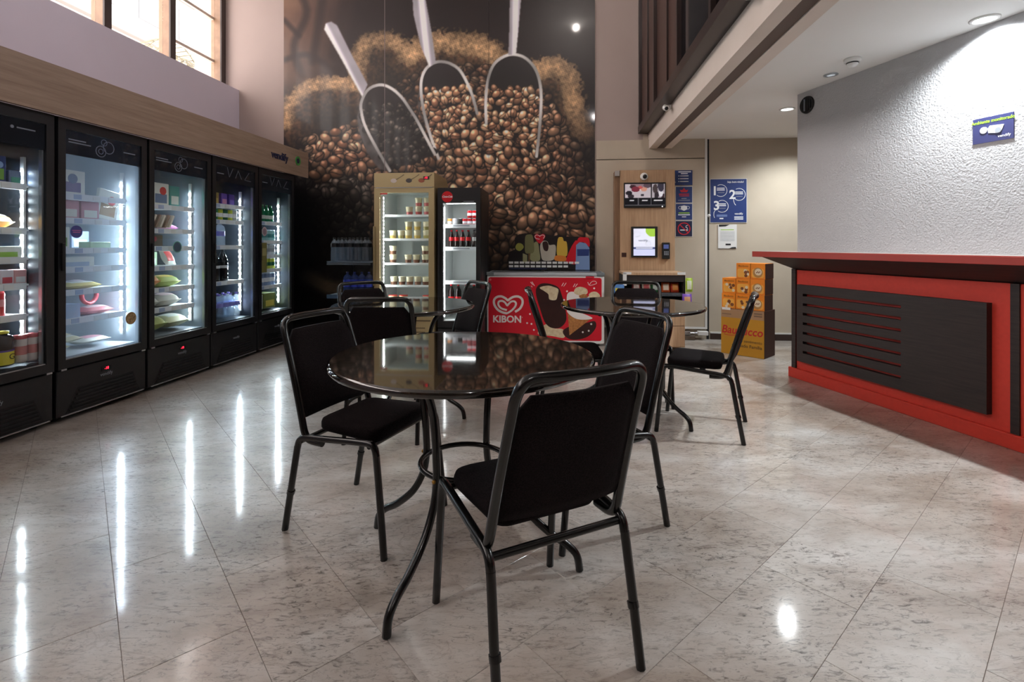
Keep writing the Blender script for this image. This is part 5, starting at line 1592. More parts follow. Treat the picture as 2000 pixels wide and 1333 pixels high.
# ---- red chest freezer
ZO = (-0.292, 5.80)
W, H, D = 1.335, 0.84, 0.50
t = thing('chest_freezer', 'white chest freezer with a red printed ice cream front', 'freezer', (ZO[0], ZO[1], 0), WROT)
MB().cbox(0, W, 0.0, D, 0.03, H - 0.045, 0.012).build('tank', M_WHITE, t)
MB().cbox(-0.004, W + 0.004, -0.006, D + 0.004, H - 0.045, H - 0.012, 0.006).build('rim', col('rimgrey', 186, 192, 198), t)
for x0, x1, z in ((0.03, 0.70, H - 0.012), (0.66, W - 0.03, H - 0.004)):
    l_ = MB().box(x0, x1, 0.02, D - 0.02, z, z + 0.005).build('glass_lid', M_GLASS, t)
    MB().box(x0, x1, 0.008, 0.02, z - 0.003, z + 0.010).build('lid_rail', M_ALU, l_)
for x in (0.0, W - 0.085):
    MB().cbox(x - 0.004, x + 0.089, -0.008, 0.06, H - 0.046, H - 0.006, 0.006).build('rim_corner', col('cornergrey', 120, 128, 132), t)
for x in (0.07, W - 0.07):
    for y in (0.06, D - 0.06):
        MB().lathe([(0.022, 0), (0.022, 0.02), (0.016, 0.035)], 10, (x, y, 0)).build('caster', M_BLACK2, t)
kp = MB().plate(rrect(0.022, W - 0.030, 0.065, H - 0.065, 0.025), -0.003, 0.002).build('front_print', M_KIBON, t)
def kx(px): return (px - 950.0) / 227.0 * W
def kz(py): return (675.0 - py) / 144.0 * H
def kz6(x6, y6):      # enlargement coordinates to freezer front
    return (kx(930 + x6 / 5.333), kz(440 + y6 / 5.333))
M_KW = mat('ice_cream_white', C(236, 230, 226), 0.45)
# heart emblem: two nested open hearts drawn with one swinging line each
def hp(pts): return [kz6(a, b) for a, b in pts]
outer = smooth_path([(a, b, 0) for a, b in hp([(405, 905), (455, 870), (482, 815), (476, 770), (440, 745), (390, 748), (350, 770), (330, 785), (305, 765), (262, 745), (215, 752), (186, 785), (190, 835), (225, 885), (275, 912), (322, 922)])], 5)
MB().stroke([(p[0], p[1]) for p in outer], 0.026, -0.0045, -0.003).build('emblem_outer_heart', M_KW, kp)
inner = smooth_path([(a, b, 0) for a, b in hp([(320, 922), (370, 890), (405, 850), (414, 815), (395, 795), (362, 800), (332, 830), (322, 838), (300, 808), (270, 792), (236, 800), (232, 835), (262, 870), (320, 888)])], 5)
MB().stroke([(p[0], p[1]) for p in inner], 0.022, -0.0045, -0.003).build('emblem_inner_heart', M_KW, kp)
text('KIBON', 0.108, M_KW, kp, (kz6(322, 985)[0], -0.0035, kz6(322, 985)[1]), 'lettering', depth=0.0008, bold=0.0035)
text('R', 0.016, M_KW, kp, (kz6(480, 962)[0], -0.0035, kz6(480, 962)[1]), 'registered_mark', depth=0.0005)
def poly6(pts, n=5): return [(p[0], p[1]) for p in smooth_path([(a, b, 0) for a, b in hp(pts)], n, True)]
M_CHOC = mat('print_chocolate', C(44, 18, 16), 0.4, noise=(9, C(58, 26, 22), 0.6))
M_VAN = mat('print_vanilla', C(226, 212, 176), 0.45, noise=(26, C(190, 160, 120), 0.6))
M_CONE = mat('print_waffle', C(190, 130, 72), 0.5, noise=(40, C(140, 84, 40), 0.7))
MB().plate(poly6([(640, 1130), (720, 1030), (800, 1070), (900, 1080), (910, 1165), (780, 1150)]), -0.0035, -0.003).build('printed_splash', M_VAN, kp)
MB().plate(poly6([(900, 1090), (1010, 1030), (1130, 1010), (1220, 990), (1230, 1060), (1150, 1150), (1020, 1185), (930, 1160)]), -0.0038, -0.003).build('printed_sauce', M_CHOC, kp)
MB().plate(poly6([(655, 618), (740, 605), (845, 640), (885, 720), (925, 880), (930, 990), (870, 1060), (780, 1065), (715, 1010), (670, 890), (620, 700)]), -0.0044, -0.003).build('printed_ice_cream_bar', M_CHOC, kp)
MB().plate(poly6([(660, 650), (740, 628), (800, 640), (850, 665), (845, 720), (825, 775), (760, 770), (750, 720), (715, 690)]), -0.0050, -0.0044).build('printed_bite', M_VAN, kp)
MB().plate(hp([(945, 885), (1190, 960), (965, 1140)]), -0.0046, -0.003).build('printed_cone', M_CONE, kp)
MB().plate(poly6([(940, 880), (1060, 900), (1195, 955), (1140, 975), (1040, 970), (970, 930)]), -0.0050, -0.003).build('printed_cone_edge', M_KW, kp)
MB().plate(poly6([(940, 720), (1010, 690), (1110, 760), (1190, 720), (1280, 760), (1250, 860), (1100, 900), (960, 870)]), -0.0042, -0.003).build('printed_scoop', M_KW, kp)
MB().plate(poly6([(1010, 690), (1030, 650), (1080, 638), (1140, 660), (1145, 705), (1090, 725), (1030, 715)]), -0.0048, -0.003).build('printed_scoop', M_VAN, kp)
MB().plate(poly6([(1160, 720), (1190, 690), (1240, 690), (1275, 730), (1240, 760), (1180, 755)]), -0.0050, -0.003).build('printed_scoop', M_VAN, kp)
MB().plate(poly6([(1060, 740), (1110, 710), (1150, 735), (1110, 762)]), -0.0054, -0.003).build('printed_caramel', M_CONE, kp)
for a in ([(565, 592), (590, 622)], [(580, 588), (606, 632)], [(572, 632), (584, 645)], [(885, 632), (905, 598)], [(905, 635), (932, 598)], [(1003, 640), (1022, 606)], [(1022, 640), (1046, 606)], [(1150, 588), (1162, 620)]):
    MB().stroke(hp(a), 0.006, -0.004, -0.003).build('printed_dash', M_KW, kp)
MB().stroke([(p[0], p[1]) for p in poly6([(1168, 622), (1190, 585), (1225, 580), (1240, 600), (1215, 612)], 4)], 0.005, -0.004, -0.003, True).build('printed_drop', M_KW, kp)
for a, b in ((560, 925), (575, 1028), (530, 1020), (600, 1090), (940, 685), (1215, 652), (910, 775), (1160, 1090), (1100, 1105), (1185, 1020)):
    MB().plate([(kz6(a, b)[0] + p[0], kz6(a, b)[1] + p[1]) for p in circ(0, 0, 0.011, 7)], -0.0056, -0.003).build('printed_speck', M_KW, kp)
MB().plate(circ(*kz6(145, 570), 0.014, 12), -0.004, -0.003).build('printed_mark', col('softpink', 226, 110, 110), kp)
MB().box(kz6(1130, 520)[0], kz6(1215, 520)[0], -0.0095, -0.007, H - 0.070, H - 0.048).build('brand_tag', M_REDINK, t)
# header card with pictures of ices standing at the back of the freezer
hc = thing('ice_cream_price_card', 'dark cut-out price card with pictured ices standing on the red freezer', 'sign', local(ZO, 0, 0.40, H + 0.004), WROT)
SC8 = (1.335 + 0.09) / 227.0
def h8(x8, y8):
    px = 960 + x8 / 9.09; py = 450 + y8 / 9.09
    return ((px - 950) * SC8 * 1.045 - 0.03, (529 - py) * SC8 * 1.04)
def pl8(pts, n=4, sm=True):
    q = [h8(a, b) for a, b in pts]
    return [(p[0], p[1]) for p in smooth_path([(a, b, 0) for a, b in q], n, True)] if sm else q
MB().plate(pl8([(240, 718), (250, 420), (350, 380), (350, 180), (420, 120), (520, 100), (690, 110), (860, 110), (1000, 150), (1080, 130), (1230, 160), (1400, 160), (1600, 180), (1630, 300), (1600, 718)], sm=False), 0.0, 0.006).build('card', col('cardblack', 20, 14, 16), hc)
def pr8(name, pts, m, k=1, sm=True):
    MB().plate(pl8(pts, 4, sm), -0.001 * k, 0.0).build(name, m, hc)
pr8('printed_fruit', [(360, 330), (400, 270), (470, 280), (500, 340), (440, 400), (380, 380)], col('pistachio', 150, 150, 70), 1)
pr8('printed_popsicle', [(520, 300), (530, 150), (590, 120), (650, 140), (675, 300), (670, 420), (600, 445), (530, 430)], col('popgreen', 120, 120, 80), 2)
pr8('printed_popsicle', [(620, 420), (680, 260), (740, 260), (765, 400), (770, 560), (620, 560)], col('poppale', 150, 150, 110), 1)
pr8('printed_stick', [(580, 440), (610, 440), (605, 580), (580, 580)], col('stickbrown', 110, 80, 50), 3, False)
pr8('printed_stem', [(485, 440), (560, 470), (560, 600), (485, 600)], col('poppale', 150, 150, 110), 1, False)
pr8('printed_logo_drop', [(680, 150), (720, 110), (770, 130), (830, 110), (865, 150), (830, 220), (775, 275), (720, 230)], M_KIBON, 3)
MB().stroke([(p[0], p[1]) for p in smooth_path([(h8(a, b)[0], h8(a, b)[1], 0) for a, b in ((770, 200), (715, 190), (690, 160), (715, 130), (760, 140), (772, 155), (790, 138), (830, 130), (852, 155), (830, 190))], 4)], 0.006, -0.0045, -0.003).build('printed_heart', M_KW, hc)
pr8('printed_cup', [(780, 300), (830, 230), (900, 240), (930, 300), (1030, 300), (1040, 420), (1000, 550), (830, 560), (790, 450)], col('cupcream', 190, 184, 170), 1)
pr8('printed_choc', [(820, 260), (890, 240), (920, 320), (900, 400), (840, 380)], M_CHOC, 2)
pr8('printed_popsicle', [(1060, 460), (1075, 200), (1130, 165), (1160, 180), (1175, 230), (1225, 260), (1230, 470), (1140, 490)], col('popyellow', 214, 176, 70), 2)
pr8('printed_popsicle', [(1030, 560), (1040, 480), (1200, 490), (1200, 570)], col('poporange', 220, 130, 50), 3)
pr8('printed_red_pack', [(1220, 590), (1240, 470), (1330, 280), (1400, 240), (1430, 600)], M_KIBON, 1)
pr8('printed_blue_pack', [(1370, 716), (1380, 300), (1440, 250), (1540, 270), (1600, 350), (1605, 716)], col('packblue', 120, 146, 190), 3, False)
pr8('printed_red_cap', [(1400, 270), (1420, 180), (1500, 170), (1590, 190), (1600, 330), (1500, 250)], M_KIBON, 2)
pr8('printed_navy_band', [(1395, 370), (1600, 370), (1590, 480), (1400, 485)], M_NAVY, 4, False)
for r_, (yy, n_) in enumerate(((598, 13), (660, 11))):
    for k in range(n_):
        x8 = 250 + k * 92
        if x8 + 76 > 1500: break
        a = h8(x8, yy + 18); b = h8(x8 + 74, yy - 18)
        MB().box(a[0], b[0], -0.006, -0.004, a[1], b[1]).build('price_label', M_PAPER, hc)
a = h8(250, 712); b = h8(890, 690)
MB().box(a[0], b[0], -0.006, -0.004, a[1], b[1]).build('navy_strip', M_NAVYDK, hc)

# ---- wooden self-service kiosk with screens
QO = wl(a_at(1197), 0.24); QO = (QO.x, QO.y)
QW = 0.735
t = thing('self_checkout_kiosk', 'oak self-checkout kiosk panel with two screens on the back wall', 'kiosk', (QO[0], QO[1], 0), WROT)
def qx(px): return (px - 1197.0) / 986.0 * 6.03
def qz(py): return CAMZ - (py - 478.0) / 986.0 * 5.97
MB().cbox(0.0, 0.06, 0.02, 0.185, 0.02, qz(333), 0.003).build('side_board', woodmat('oak_dark', C(112, 82, 60), C(146, 114, 86), 'Z', 5), t)
MB().cbox(0.06, qx(1311), 0.0, 0.185, 0.02, qz(332), 0.003).build('panel', M_WOODX, t)
s1 = MB().cbox(qx(1214), qx(1293), -0.025, 0.0, qz(406), qz(357), 0.003).build('monitor', M_BLACK2, t)
def picture(name, x0, x1, z0, z1, y, parent, fn, m, nx=48, nz=30):
    vs = []; fs = []; cs = []
    for j in range(nz + 1):
        for i in range(nx + 1):
            u = i / nx; v = j / nz
            vs.append((x0 + (x1 - x0) * u, y, z0 + (z1 - z0) * v))
            c = fn(u, v); cs += [lin(c[0]), lin(c[1]), lin(c[2]), 1.0]
    for j in range(nz):
        for i in range(nx):
            k = j * (nx + 1) + i
            fs.append((k, k + 1, k + nx + 2, k + nx + 1))
    me = bpy.data.meshes.new(name); me.from_pydata(vs, [], fs)
    at = me.attributes.new('print', 'FLOAT_COLOR', 'POINT'); at.data.foreach_set('color', cs)
    me.materials.append(m)
    o = bpy.data.objects.new(name, me); COL.objects.link(o); o.parent = parent
    return o
def cctv(u, v):
    if v < 0.36:
        if any(abs(u - g) < 0.01 for g in (0.335, 0.66)) or v < 0.05: return (90, 90, 96)
        for g, w in ((0.17, 0.06), (0.5, 0.07), (0.83, 0.11)):
            if abs(u - g) < w and 0.20 < v < 0.27: return (206, 206, 210)
        return (22, 22, 28)
    vv = (v - 0.36) / 0.64
    if abs(u - 0.665) < 0.012: return (24, 24, 28)
    if u < 0.665:
        s = u / 0.665
        for cx, cy, r, c in ((0.15, 0.35, 0.13, (36, 32, 40)), (0.22, 0.12, 0.12, (50, 44, 52)), (0.4, 0.62, 0.16, (120, 46, 62)), (0.57, 0.75, 0.09, (190, 90, 90)), (0.56, 0.62, 0.05, (246, 220, 214)), (0.3, 0.8, 0.12, (60, 36, 44)), (0.72, 0.62, 0.12, (206, 150, 130)), (0.66, 0.2, 0.07, (60, 56, 66)), (0.85, 0.9, 0.15, (90, 76, 86))):
            if ((s - cx) ** 2 + ((vv - cy) * 0.8) ** 2) < r * r: return c
        return (196, 188, 196) if vv < 0.75 or s < 0.2 else (140, 120, 128)
    s = (u - 0.68) / 0.32
    for cx, cy, r, c in ((0.25, 0.65, 0.2, (70, 60, 62)), (0.7, 0.85, 0.25, (60, 56, 70)), (0.7, 0.35, 0.16, (236, 236, 246)), (0.35, 0.2, 0.18, (50, 44, 50)), (0.85, 0.1, 0.15, (60, 44, 50))):
        if ((s - cx) ** 2 + ((vv - cy) * 0.6) ** 2) < r * r: return c
    return (176, 170, 178)
M_SCR = vcolmat('screen_picture', rough=0.2, emit=0.55)
picture('screen', qx(1216), qx(1291), qz(402), qz(360), -0.0262, s1, cctv, M_SCR, 64, 40)
MB().box(qx(1285.5), qx(1287.5), -0.027, -0.025, qz(405), qz(403)).build('power_light', emat('white_led', (1, 1, 1, 1), 2), s1)
s2 = MB().cbox(qx(1228), qx(1277.5), -0.03, 0.0, qz(503), qz(443), 0.003).build('touch_terminal', M_BLACK2, t)
def touch(u, v):
    if 0.235 < v < 0.31:
        return (70, 80, 120) if not (0.10 < u < 0.90 and 0.25 < v < 0.295) else (206, 210, 226)
    if v > 0.31 and (u - 0.88) ** 2 + ((v - 0.95) * 1.28) ** 2 < 0.105: return (150, 190, 70)
    for cx, cz, r in ((0.17, 0.81, 0.14), (0.68, 0.45, 0.11)):
        d_ = math.hypot(u - cx, (v - cz) * 1.28)
        if abs(d_ - r) < 0.014: return (186, 190, 196)
    return (214, 218, 236) if v > 0.3 else (190, 196, 228)
picture('screen', qx(1232), qx(1272.5), qz(499.5), qz(447), -0.0312, s2, touch, vcolmat('touch_picture', rough=0.2, emit=0.95), 40, 52)
text('vendify', 0.038, M_BLACKINK, s2, (qx(1250), -0.0322, qz(470)), 'lettering', depth=0.0003)
pt = MB().cbox(qx(1286), qx(1300), -0.05, 0.0, qz(506), qz(474), 0.006).build('card_reader', M_BLACK2, t)
MB().box(qx(1288), qx(1297.5), -0.0515, -0.050, qz(486), qz(478)).build('reader_screen', emat('reader_blue', (0.16, 0.2, 0.5, 1), 0.6), pt)
for r_ in range(3):
    for k in range(3):
        x = qx(1289) + 0.019 * k; z = qz(491) - 0.017 * r_
        MB().box(x, x + 0.013, -0.0525, -0.05, z - 0.010, z).build('key', M_GREYINK, pt)
cm = MB().lathe([(0.045, 0), (0.045, 0.012), (0.038, 0.025), (0, 0.026)], 24, M=Matrix.Translation((qx(1252.5), 0.0, qz(345))) @ Matrix.Rotation(PI / 2, 4, 'X')).build('camera_dome', M_WHITE, t)
MB().lathe([(0.026, 0.02), (0.024, 0.036), (0.012, 0.045), (0, 0.046)], 18, M=Matrix.Translation((qx(1253.5), 0.0, qz(345.5))) @ Matrix.Rotation(PI / 2, 4, 'X')).build('camera_lens', M_DARKGLASS, cm)
MB().cbox(qx(1197), qx(1206), -0.02, 0.02, qz(343.5), qz(333), 0.004).build('router_box', col('routergrey', 170, 166, 162), t)
MB().box(qx(1210), qx(1219), -0.006, 0.0, qz(502.5), qz(494)).build('dark_socket', col('socketbrown', 60, 34, 28), t)
# signs beside the kiosk
def sign(name, label, px0, px1, py0, py1, m, b=0.06, edge=None):
    a0, a1 = a_at(px0), a_at(px1)
    c = wl((a0 + a1) / 2, b)
    sc = c.y / FPX
    zc = CAMZ - ((py0 + py1) / 2 - HZ) * sc
    s_ = thing(name, label, 'sign', (c.x, c.y, zc), WROT)
    w, h = (a1 - a0), (py1 - py0) * sc
    MB().box(-w / 2, w / 2, 0.0, 0.004, -h / 2, h / 2).build('sign_board', m, s_)
    if edge:
        MB().box(-w / 2 - 0.006, w / 2 + 0.006, 0.002, 0.0055, -h / 2 - 0.006, h / 2 + 0.006).build('border', edge, s_)
    return s_, w, h
def bars(s_, rows, m, y=-0.001):
    for x0, x1, z0, z1 in rows:
        MB().box(x0, x1, y, 0.0, z0, z1).build('small_print', m, s_)
sA, w, h = sign('wall_sign', 'blue checklist sign, top of the column beside the kiosk', 1312, 1350, 333, 362, M_NAVY, 0.058)
bars(sA, [(-0.05, 0.10, 0.065, 0.078), (-0.02, 0.06, 0.045, 0.056)], M_WHITEINK)
bars(sA, [(-0.03, 0.07, 0.018 - 0.034 * k, 0.028 - 0.034 * k) for k in range(3)] + [(-0.05, -0.038, 0.018 - 0.034 * k, 0.028 - 0.034 * k) for k in range(3)], M_WHITEINK)
bars(sA, [(-0.115, -0.08, -0.06, -0.045), (-0.115, -0.09, 0.03, 0.05)], M_GREYINK)
sB, w, h = sign('wall_sign', 'blue sign with a red crown symbol below the checklist', 1318, 1349.5, 365, 396, M_NAVY, 0.058, M_PAPER)
MB().plate([(-0.035, 0.03), (-0.05, 0.06), (-0.02, 0.055), (0, 0.082), (0.02, 0.055), (0.05, 0.06), (0.035, 0.03)], -0.001, 0).build('red_symbol', M_REDINK, sB)
bars(sB, [(-0.06, 0.06, 0.0, 0.012), (-0.055, 0.06, -0.02, -0.010)], M_REDINK); bars(sB, [(-0.03, 0.03, -0.052, -0.042), (-0.07, 0.07, -0.072, -0.064)], M_GREYINK)
sC, w, h = sign('wall_sign', 'blue sign with a white face mask symbol', 1318, 1349.5, 398.5, 429.5, M_NAVY, 0.058, M_PAPER)
MB().plate([(-0.035, 0.07), (0.0, 0.078), (0.035, 0.07), (0.038, 0.03), (0.0, 0.012), (-0.038, 0.03)], -0.001, 0).build('mask_symbol', M_WHITEINK, sC)
for s in (-1, 1):
    MB().stroke(arc(s * 0.04, 0.05, 0.022, 90 * s - 90 + 0, 90 * s - 90 + 0 + 0.1, 2) if False else [(s * 0.034, 0.068), (s * 0.058, 0.066), (s * 0.066, 0.05), (s * 0.056, 0.034), (s * 0.036, 0.034)], 0.005, -0.001, 0).build('mask_strap', M_WHITEINK, sC)
bars(sC, [(-0.065, 0.065, -0.02, -0.008)], M_GREENINK); bars(sC, [(-0.07, 0.07, -0.042, -0.030), (-0.025, 0.025, -0.066, -0.056)], M_WHITEINK)
sD, w, h = sign('wall_sign', 'dark blue no smoking sign, lowest of the column', 1318, 1349.5, 432, 462, M_NAVYDK, 0.058, M_PAPER)
MB().stroke(circ(0, 0, 0.070, 32), 0.011, -0.0012, 0, True).build('red_ring', M_REDINK, sD)
MB().stroke([(-0.048, 0.048), (0.048, -0.048)], 0.010, -0.0014, 0).build('red_slash', M_REDINK, sD)
MB().box(-0.045, 0.012, -0.001, 0, -0.022, -0.010).build('cigarette', M_WHITEINK, sD)
MB().box(0.02, 0.045, -0.001, 0, -0.022, -0.010).build('cigarette_tip', M_WHITEINK, sD)
MB().stroke([(0.04, -0.004), (0.036, 0.012), (0.02, 0.018), (0.026, 0.036), (0.044, 0.040)], 0.007, -0.001, 0).build('smoke', M_WHITEINK, sD)
for k, (p0, p1, m_, lb) in enumerate(((365, 396, M_NAVYDK, 'dark blue sign edge half hidden by the kiosk, upper'), (398, 412, M_NAVYDK, 'dark blue sign edge half hidden by the kiosk, middle'), (415, 429, M_NAVY, 'blue sign edge half hidden by the kiosk, lower'), (431, 462, mat('sign_red', C(186, 30, 36), 0.45), 'red sign edge half hidden by kiosk beside the no smoking sign'))):
    sE, w, h = sign('wall_sign', lb, 1300, 1315.5, p0, p1, m_, 0.058)
    bars(sE, [(w / 2 - 0.022, w / 2 - 0.008, z, z + 0.012) for z in (-h * 0.3, 0.0, h * 0.25)], M_WHITEINK)
# welcome poster and notice on the right part of the wall
sP, w, h = sign('welcome_poster', 'blue welcome poster with steps one, two, three on beige wall', 1387, 1457.5, 350, 434.5, M_NAVY, 0.012, M_PAPER)
def pz(x, y):     # enlargement of the poster to its own plane
    return ((x - 430) / 8.33 * 6.13 / 986, (430 - y) / 8.33 * 6.13 / 986)
text('Seja bem-vindo!', 0.030, M_WHITEINK, sP, (pz(540, 128)[0], -0.0015, pz(540, 128)[1]), 'lettering', depth=0.0003, bold=0.0006)
for n_, c, r_, q in (('1', (215, 275), None, (310, 265)), ('2', (492, 338), None, (595, 330)), ('3', (243, 515), None, (330, 520))):
    text(n_, 0.15, M_WHITEINK, sP, (pz(*c)[0], -0.0015, pz(*c)[1]), 'numeral', depth=0.0003, bold=0.004)
    MB().stroke(arc(pz(*q)[0], pz(*q)[1], 0.072, -130, 120, 28), 0.006, -0.0012, 0).build('circle_line', M_WHITEINK, sP)
    bars(sP, [(pz(q[0] - 62, 0)[0], pz(q[0] + 60, 0)[0], pz(0, q[1] - 30)[1], pz(0, q[1] - 46)[1]), (pz(q[0] - 62, 0)[0], pz(q[0] + 62, 0)[0], pz(0, q[1] - 2)[1], pz(0, q[1] - 18)[1])], M_WHITEINK)
    bars(sP, [(pz(q[0] - 45, 0)[0], pz(q[0] + 55, 0)[0], pz(0, q[1] + 36)[1], pz(0, q[1] + 28)[1])], M_GREYINK)
MB().stroke([pz(510, 400), pz(512, 440), pz(525, 480), pz(545, 505)], 0.006, -0.0012, 0).build('pointer_line', M_WHITEINK, sP)
MB().stroke([pz(225, 580), pz(202, 620), pz(200, 670), pz(212, 708)], 0.006, -0.0012, 0).build('pointer_line', M_WHITEINK, sP)
text('vendify', 0.034, M_WHITEINK, sP, (pz(590, 642)[0], -0.0015, pz(590, 642)[1]), 'lettering', depth=0.0003, bold=0.0006)
bars(sP, [(pz(520, 0)[0], pz(660, 0)[0], pz(0, 705)[1], pz(0, 688)[1]), (pz(520, 0)[0], pz(660, 0)[0], pz(0, 736)[1], pz(0, 719)[1])], M_WHITEINK)
bars(sP, [(pz(245, 0)[0], pz(410, 0)[0], pz(0, 690)[1], pz(0, 655)[1])], col('cardsprint', 110, 130, 180)); bars(sP, [(pz(290, 0)[0], pz(350, 0)[0], pz(0, 728)[1], pz(0, 708)[1])], M_WHITEINK)
sN, w, h = sign('paper_notice', 'white printed notice sheet below the welcome poster', 1402, 1438.5, 439, 485.5, M_PAPER, 0.010)
MB().plate([(-w / 2 + 0.01, h / 2), (w * 0.12, h / 2), (-w * 0.1, h / 2 - 0.022), (-w / 2 + 0.01, h / 2 - 0.026)], -0.001, 0).build('dark_corner', M_BLACKINK, sN)
MB().plate([(w / 2 - 0.01, -h / 2), (w * 0.10, -h / 2), (w * 0.24, -h / 2 + 0.014), (w / 2 - 0.01, -h / 2 + 0.016)], -0.001, 0).build('dark_corner', M_BLACKINK, sN)
bars(sN, [(-w * 0.36, w * 0.34, h * 0.27, h * 0.30)], M_GREENINK)
bars(sN, [(-w * 0.38, w * 0.38, h * (0.18 - 0.06 * k), h * (0.195 - 0.06 * k)) for k in range(7)], M_GREYINK); bars(sN, [(-w * 0.10, w * 0.18, -h * 0.37, -h * 0.30)], M_BLACKINK)

# ---- snack stand under the kiosk
SO = wl(a_at(1204), 0.72); SO = (SO.x, SO.y)
SWD = 0.66
t = thing('snack_stand', 'oak snack stand with a dark upper shelf below the kiosk', 'stand', (SO[0], SO[1], 0), WROT)
MB().cbox(0, SWD, 0.0, 0.42, 0.815, 0.845, 0.003).build('top_board', M_WOODX, t)
MB().box(0.0, 0.018, 0.01, 0.42, 0.50, 0.815).box(SWD - 0.018, SWD, 0.01, 0.42, 0.50, 0.815).box(0.018, SWD - 0.018, 0.38, 0.40, 0.50, 0.815).build('shelf_case', M_BLACK2, t)
MB().box(0.018, SWD - 0.018, 0.01, 0.38, 0.605, 0.622).build('shelf', M_BLACK2, t)
MB().box(0.018, SWD - 0.018, 0.012, 0.024, 0.745, 0.815).build('valance', M_WENGE, t)
MB().box(0.018, SWD - 0.018, 0.0, 0.008, 0.588, 0.625).build('price_rail', M_CLEAR, t)
MB().cbox(0, SWD, 0.02, 0.42, 0.03, 0.50, 0.003).build('cabinet', M_WOODX, t)
for x0, x1 in ((0.006, SWD / 2 - 0.003), (SWD / 2 + 0.003, SWD - 0.006)):
    for z0, z1 in ((0.04, 0.26), (0.266, 0.494)):
        MB().cbox(x0, x1, 0.005, 0.02, z0, z1, 0.002).build('drawer_front', M_WOODX, t)
for k, x in enumerate((0.0, SWD - 0.085)):
    MB().box(x, x + 0.085, -0.004, 0.0, 0.822, 0.85).build('shelf_tag', M_PAPER, t)
MB().box(-0.006, 0.034, -0.004, 0.0, 0.70, 0.84).build('shelf_tag', M_PAPER, t)
for k, (x, c1, c2, nm) in enumerate(((0.47, (206, 90, 40), (236, 214, 190), 'orange and white'), (0.57, (190, 60, 30), (220, 140, 60), 'red orange'), (0.36, (40, 110, 60), (200, 210, 200), 'green'), (0.26, (206, 190, 170), (190, 80, 80), 'cream'), (0.15, (140, 60, 60), (210, 190, 180), 'dark red'))):
    bag_at('snack_bag', nm + ' snack bag standing on the snack stand shelf', 'snack bags on the kiosk stand', 0.095, 0.11, 0.05, col('sn%d' % k, *c1), local(SO, x, 0.10, 0.622), WROT, col('snp%d' % k, *c2), stand=True, lean=0.25)
b_ = bag_at('snack_bag', 'blue and yellow snack bag hanging on the left of snack stand', None, 0.12, 0.20, 0.05, col('hangblue', 70, 120, 180), local(SO, -0.055, -0.035, 0.515), WROT, col('hangyellow', 222, 206, 70), stand=True)
b_ = bag_at('snack_bag', 'lime green snack bag hanging on the right of snack stand', None, 0.075, 0.15, 0.04, col('hanglime', 160, 190, 50), local(SO, SWD + 0.03, -0.03, 0.64), WROT, col('hangwhite', 220, 226, 200), stand=True)
b_ = bag_at('snack_bag', 'purple snack bag hanging lowest on the right of snack stand', None, 0.10, 0.15, 0.05, col('hangpurple', 110, 66, 170), local(SO, SWD + 0.005, -0.045, 0.47), WROT, col('hangtan', 200, 150, 110), stand=True)

# ---- cake display
PO = Vector((2.525, 5.05, 0)); uw = Vector((0.68, -0.733, 0)).normalized()
PR = math.atan2(uw.y, uw.x)
left = PO - uw * 0.44
t = thing('cake_display_box', 'yellow cardboard display box with red lettering near the counter', 'display box', left, PR)
M_BOXY = mat('display_yellow', C(206, 150, 30), 0.6, noise=(3, C(190, 136, 26), 0.6))
M_BOXDK = mat('display_brown', C(70, 34, 24), 0.65)
bx = MB().cbox(0, 0.44, 0.0, 0.28, 0.0, 0.478, 0.003)
bx.build('carton', M_BOXDK, t)
fp = MB().box(0.002, 0.438, -0.003, 0.0, 0.003, 0.475).build('front_print', M_BOXY, t)
MB().box(0.002, 0.438, -0.0036, -0.003, 0.385, 0.475).build('pale_band', col('bandtan', 176, 140, 104), fp)
text('Bauducco', 0.115, mat('bauducco_red', C(196, 36, 34), 0.5), fp, (0.215, -0.0035, 0.255), 'lettering', shear=0.2, depth=0.0006, bold=0.0022, sx=0.93)
MB().stroke([(0.03, 0.205), (0.09, 0.198), (0.15, 0.205)], 0.006, -0.004, -0.003).build('underline', MATS['bauducco_red'], fp)
M_BRTXT = col('slogan', 96, 70, 30)
text('um sentimento', 0.040, M_BRTXT, fp, (0.42, -0.0035, 0.155), 'lettering', align='RIGHT', depth=0.0003, bold=0.0004)
text('chamado Fam\u00edlia', 0.046, M_BRTXT, fp, (0.42, -0.0035, 0.105), 'lettering', align='RIGHT', depth=0.0003, bold=0.0008)
bars(fp, [(0.34, 0.42, 0.44, 0.455), (0.34, 0.42, 0.415, 0.43), (0.01, 0.11, 0.415, 0.424)], col('bandgrey', 130, 104, 84), -0.0042)
MB().box(0.012, 0.10, -0.006, -0.003, 0.462, 0.488).build('price_card', M_PAPER, t)
M_PAN = mat('cake_box_orange', C(240, 140, 24), 0.45)
M_PANL = mat('cake_box_light', C(244, 176, 70), 0.45)
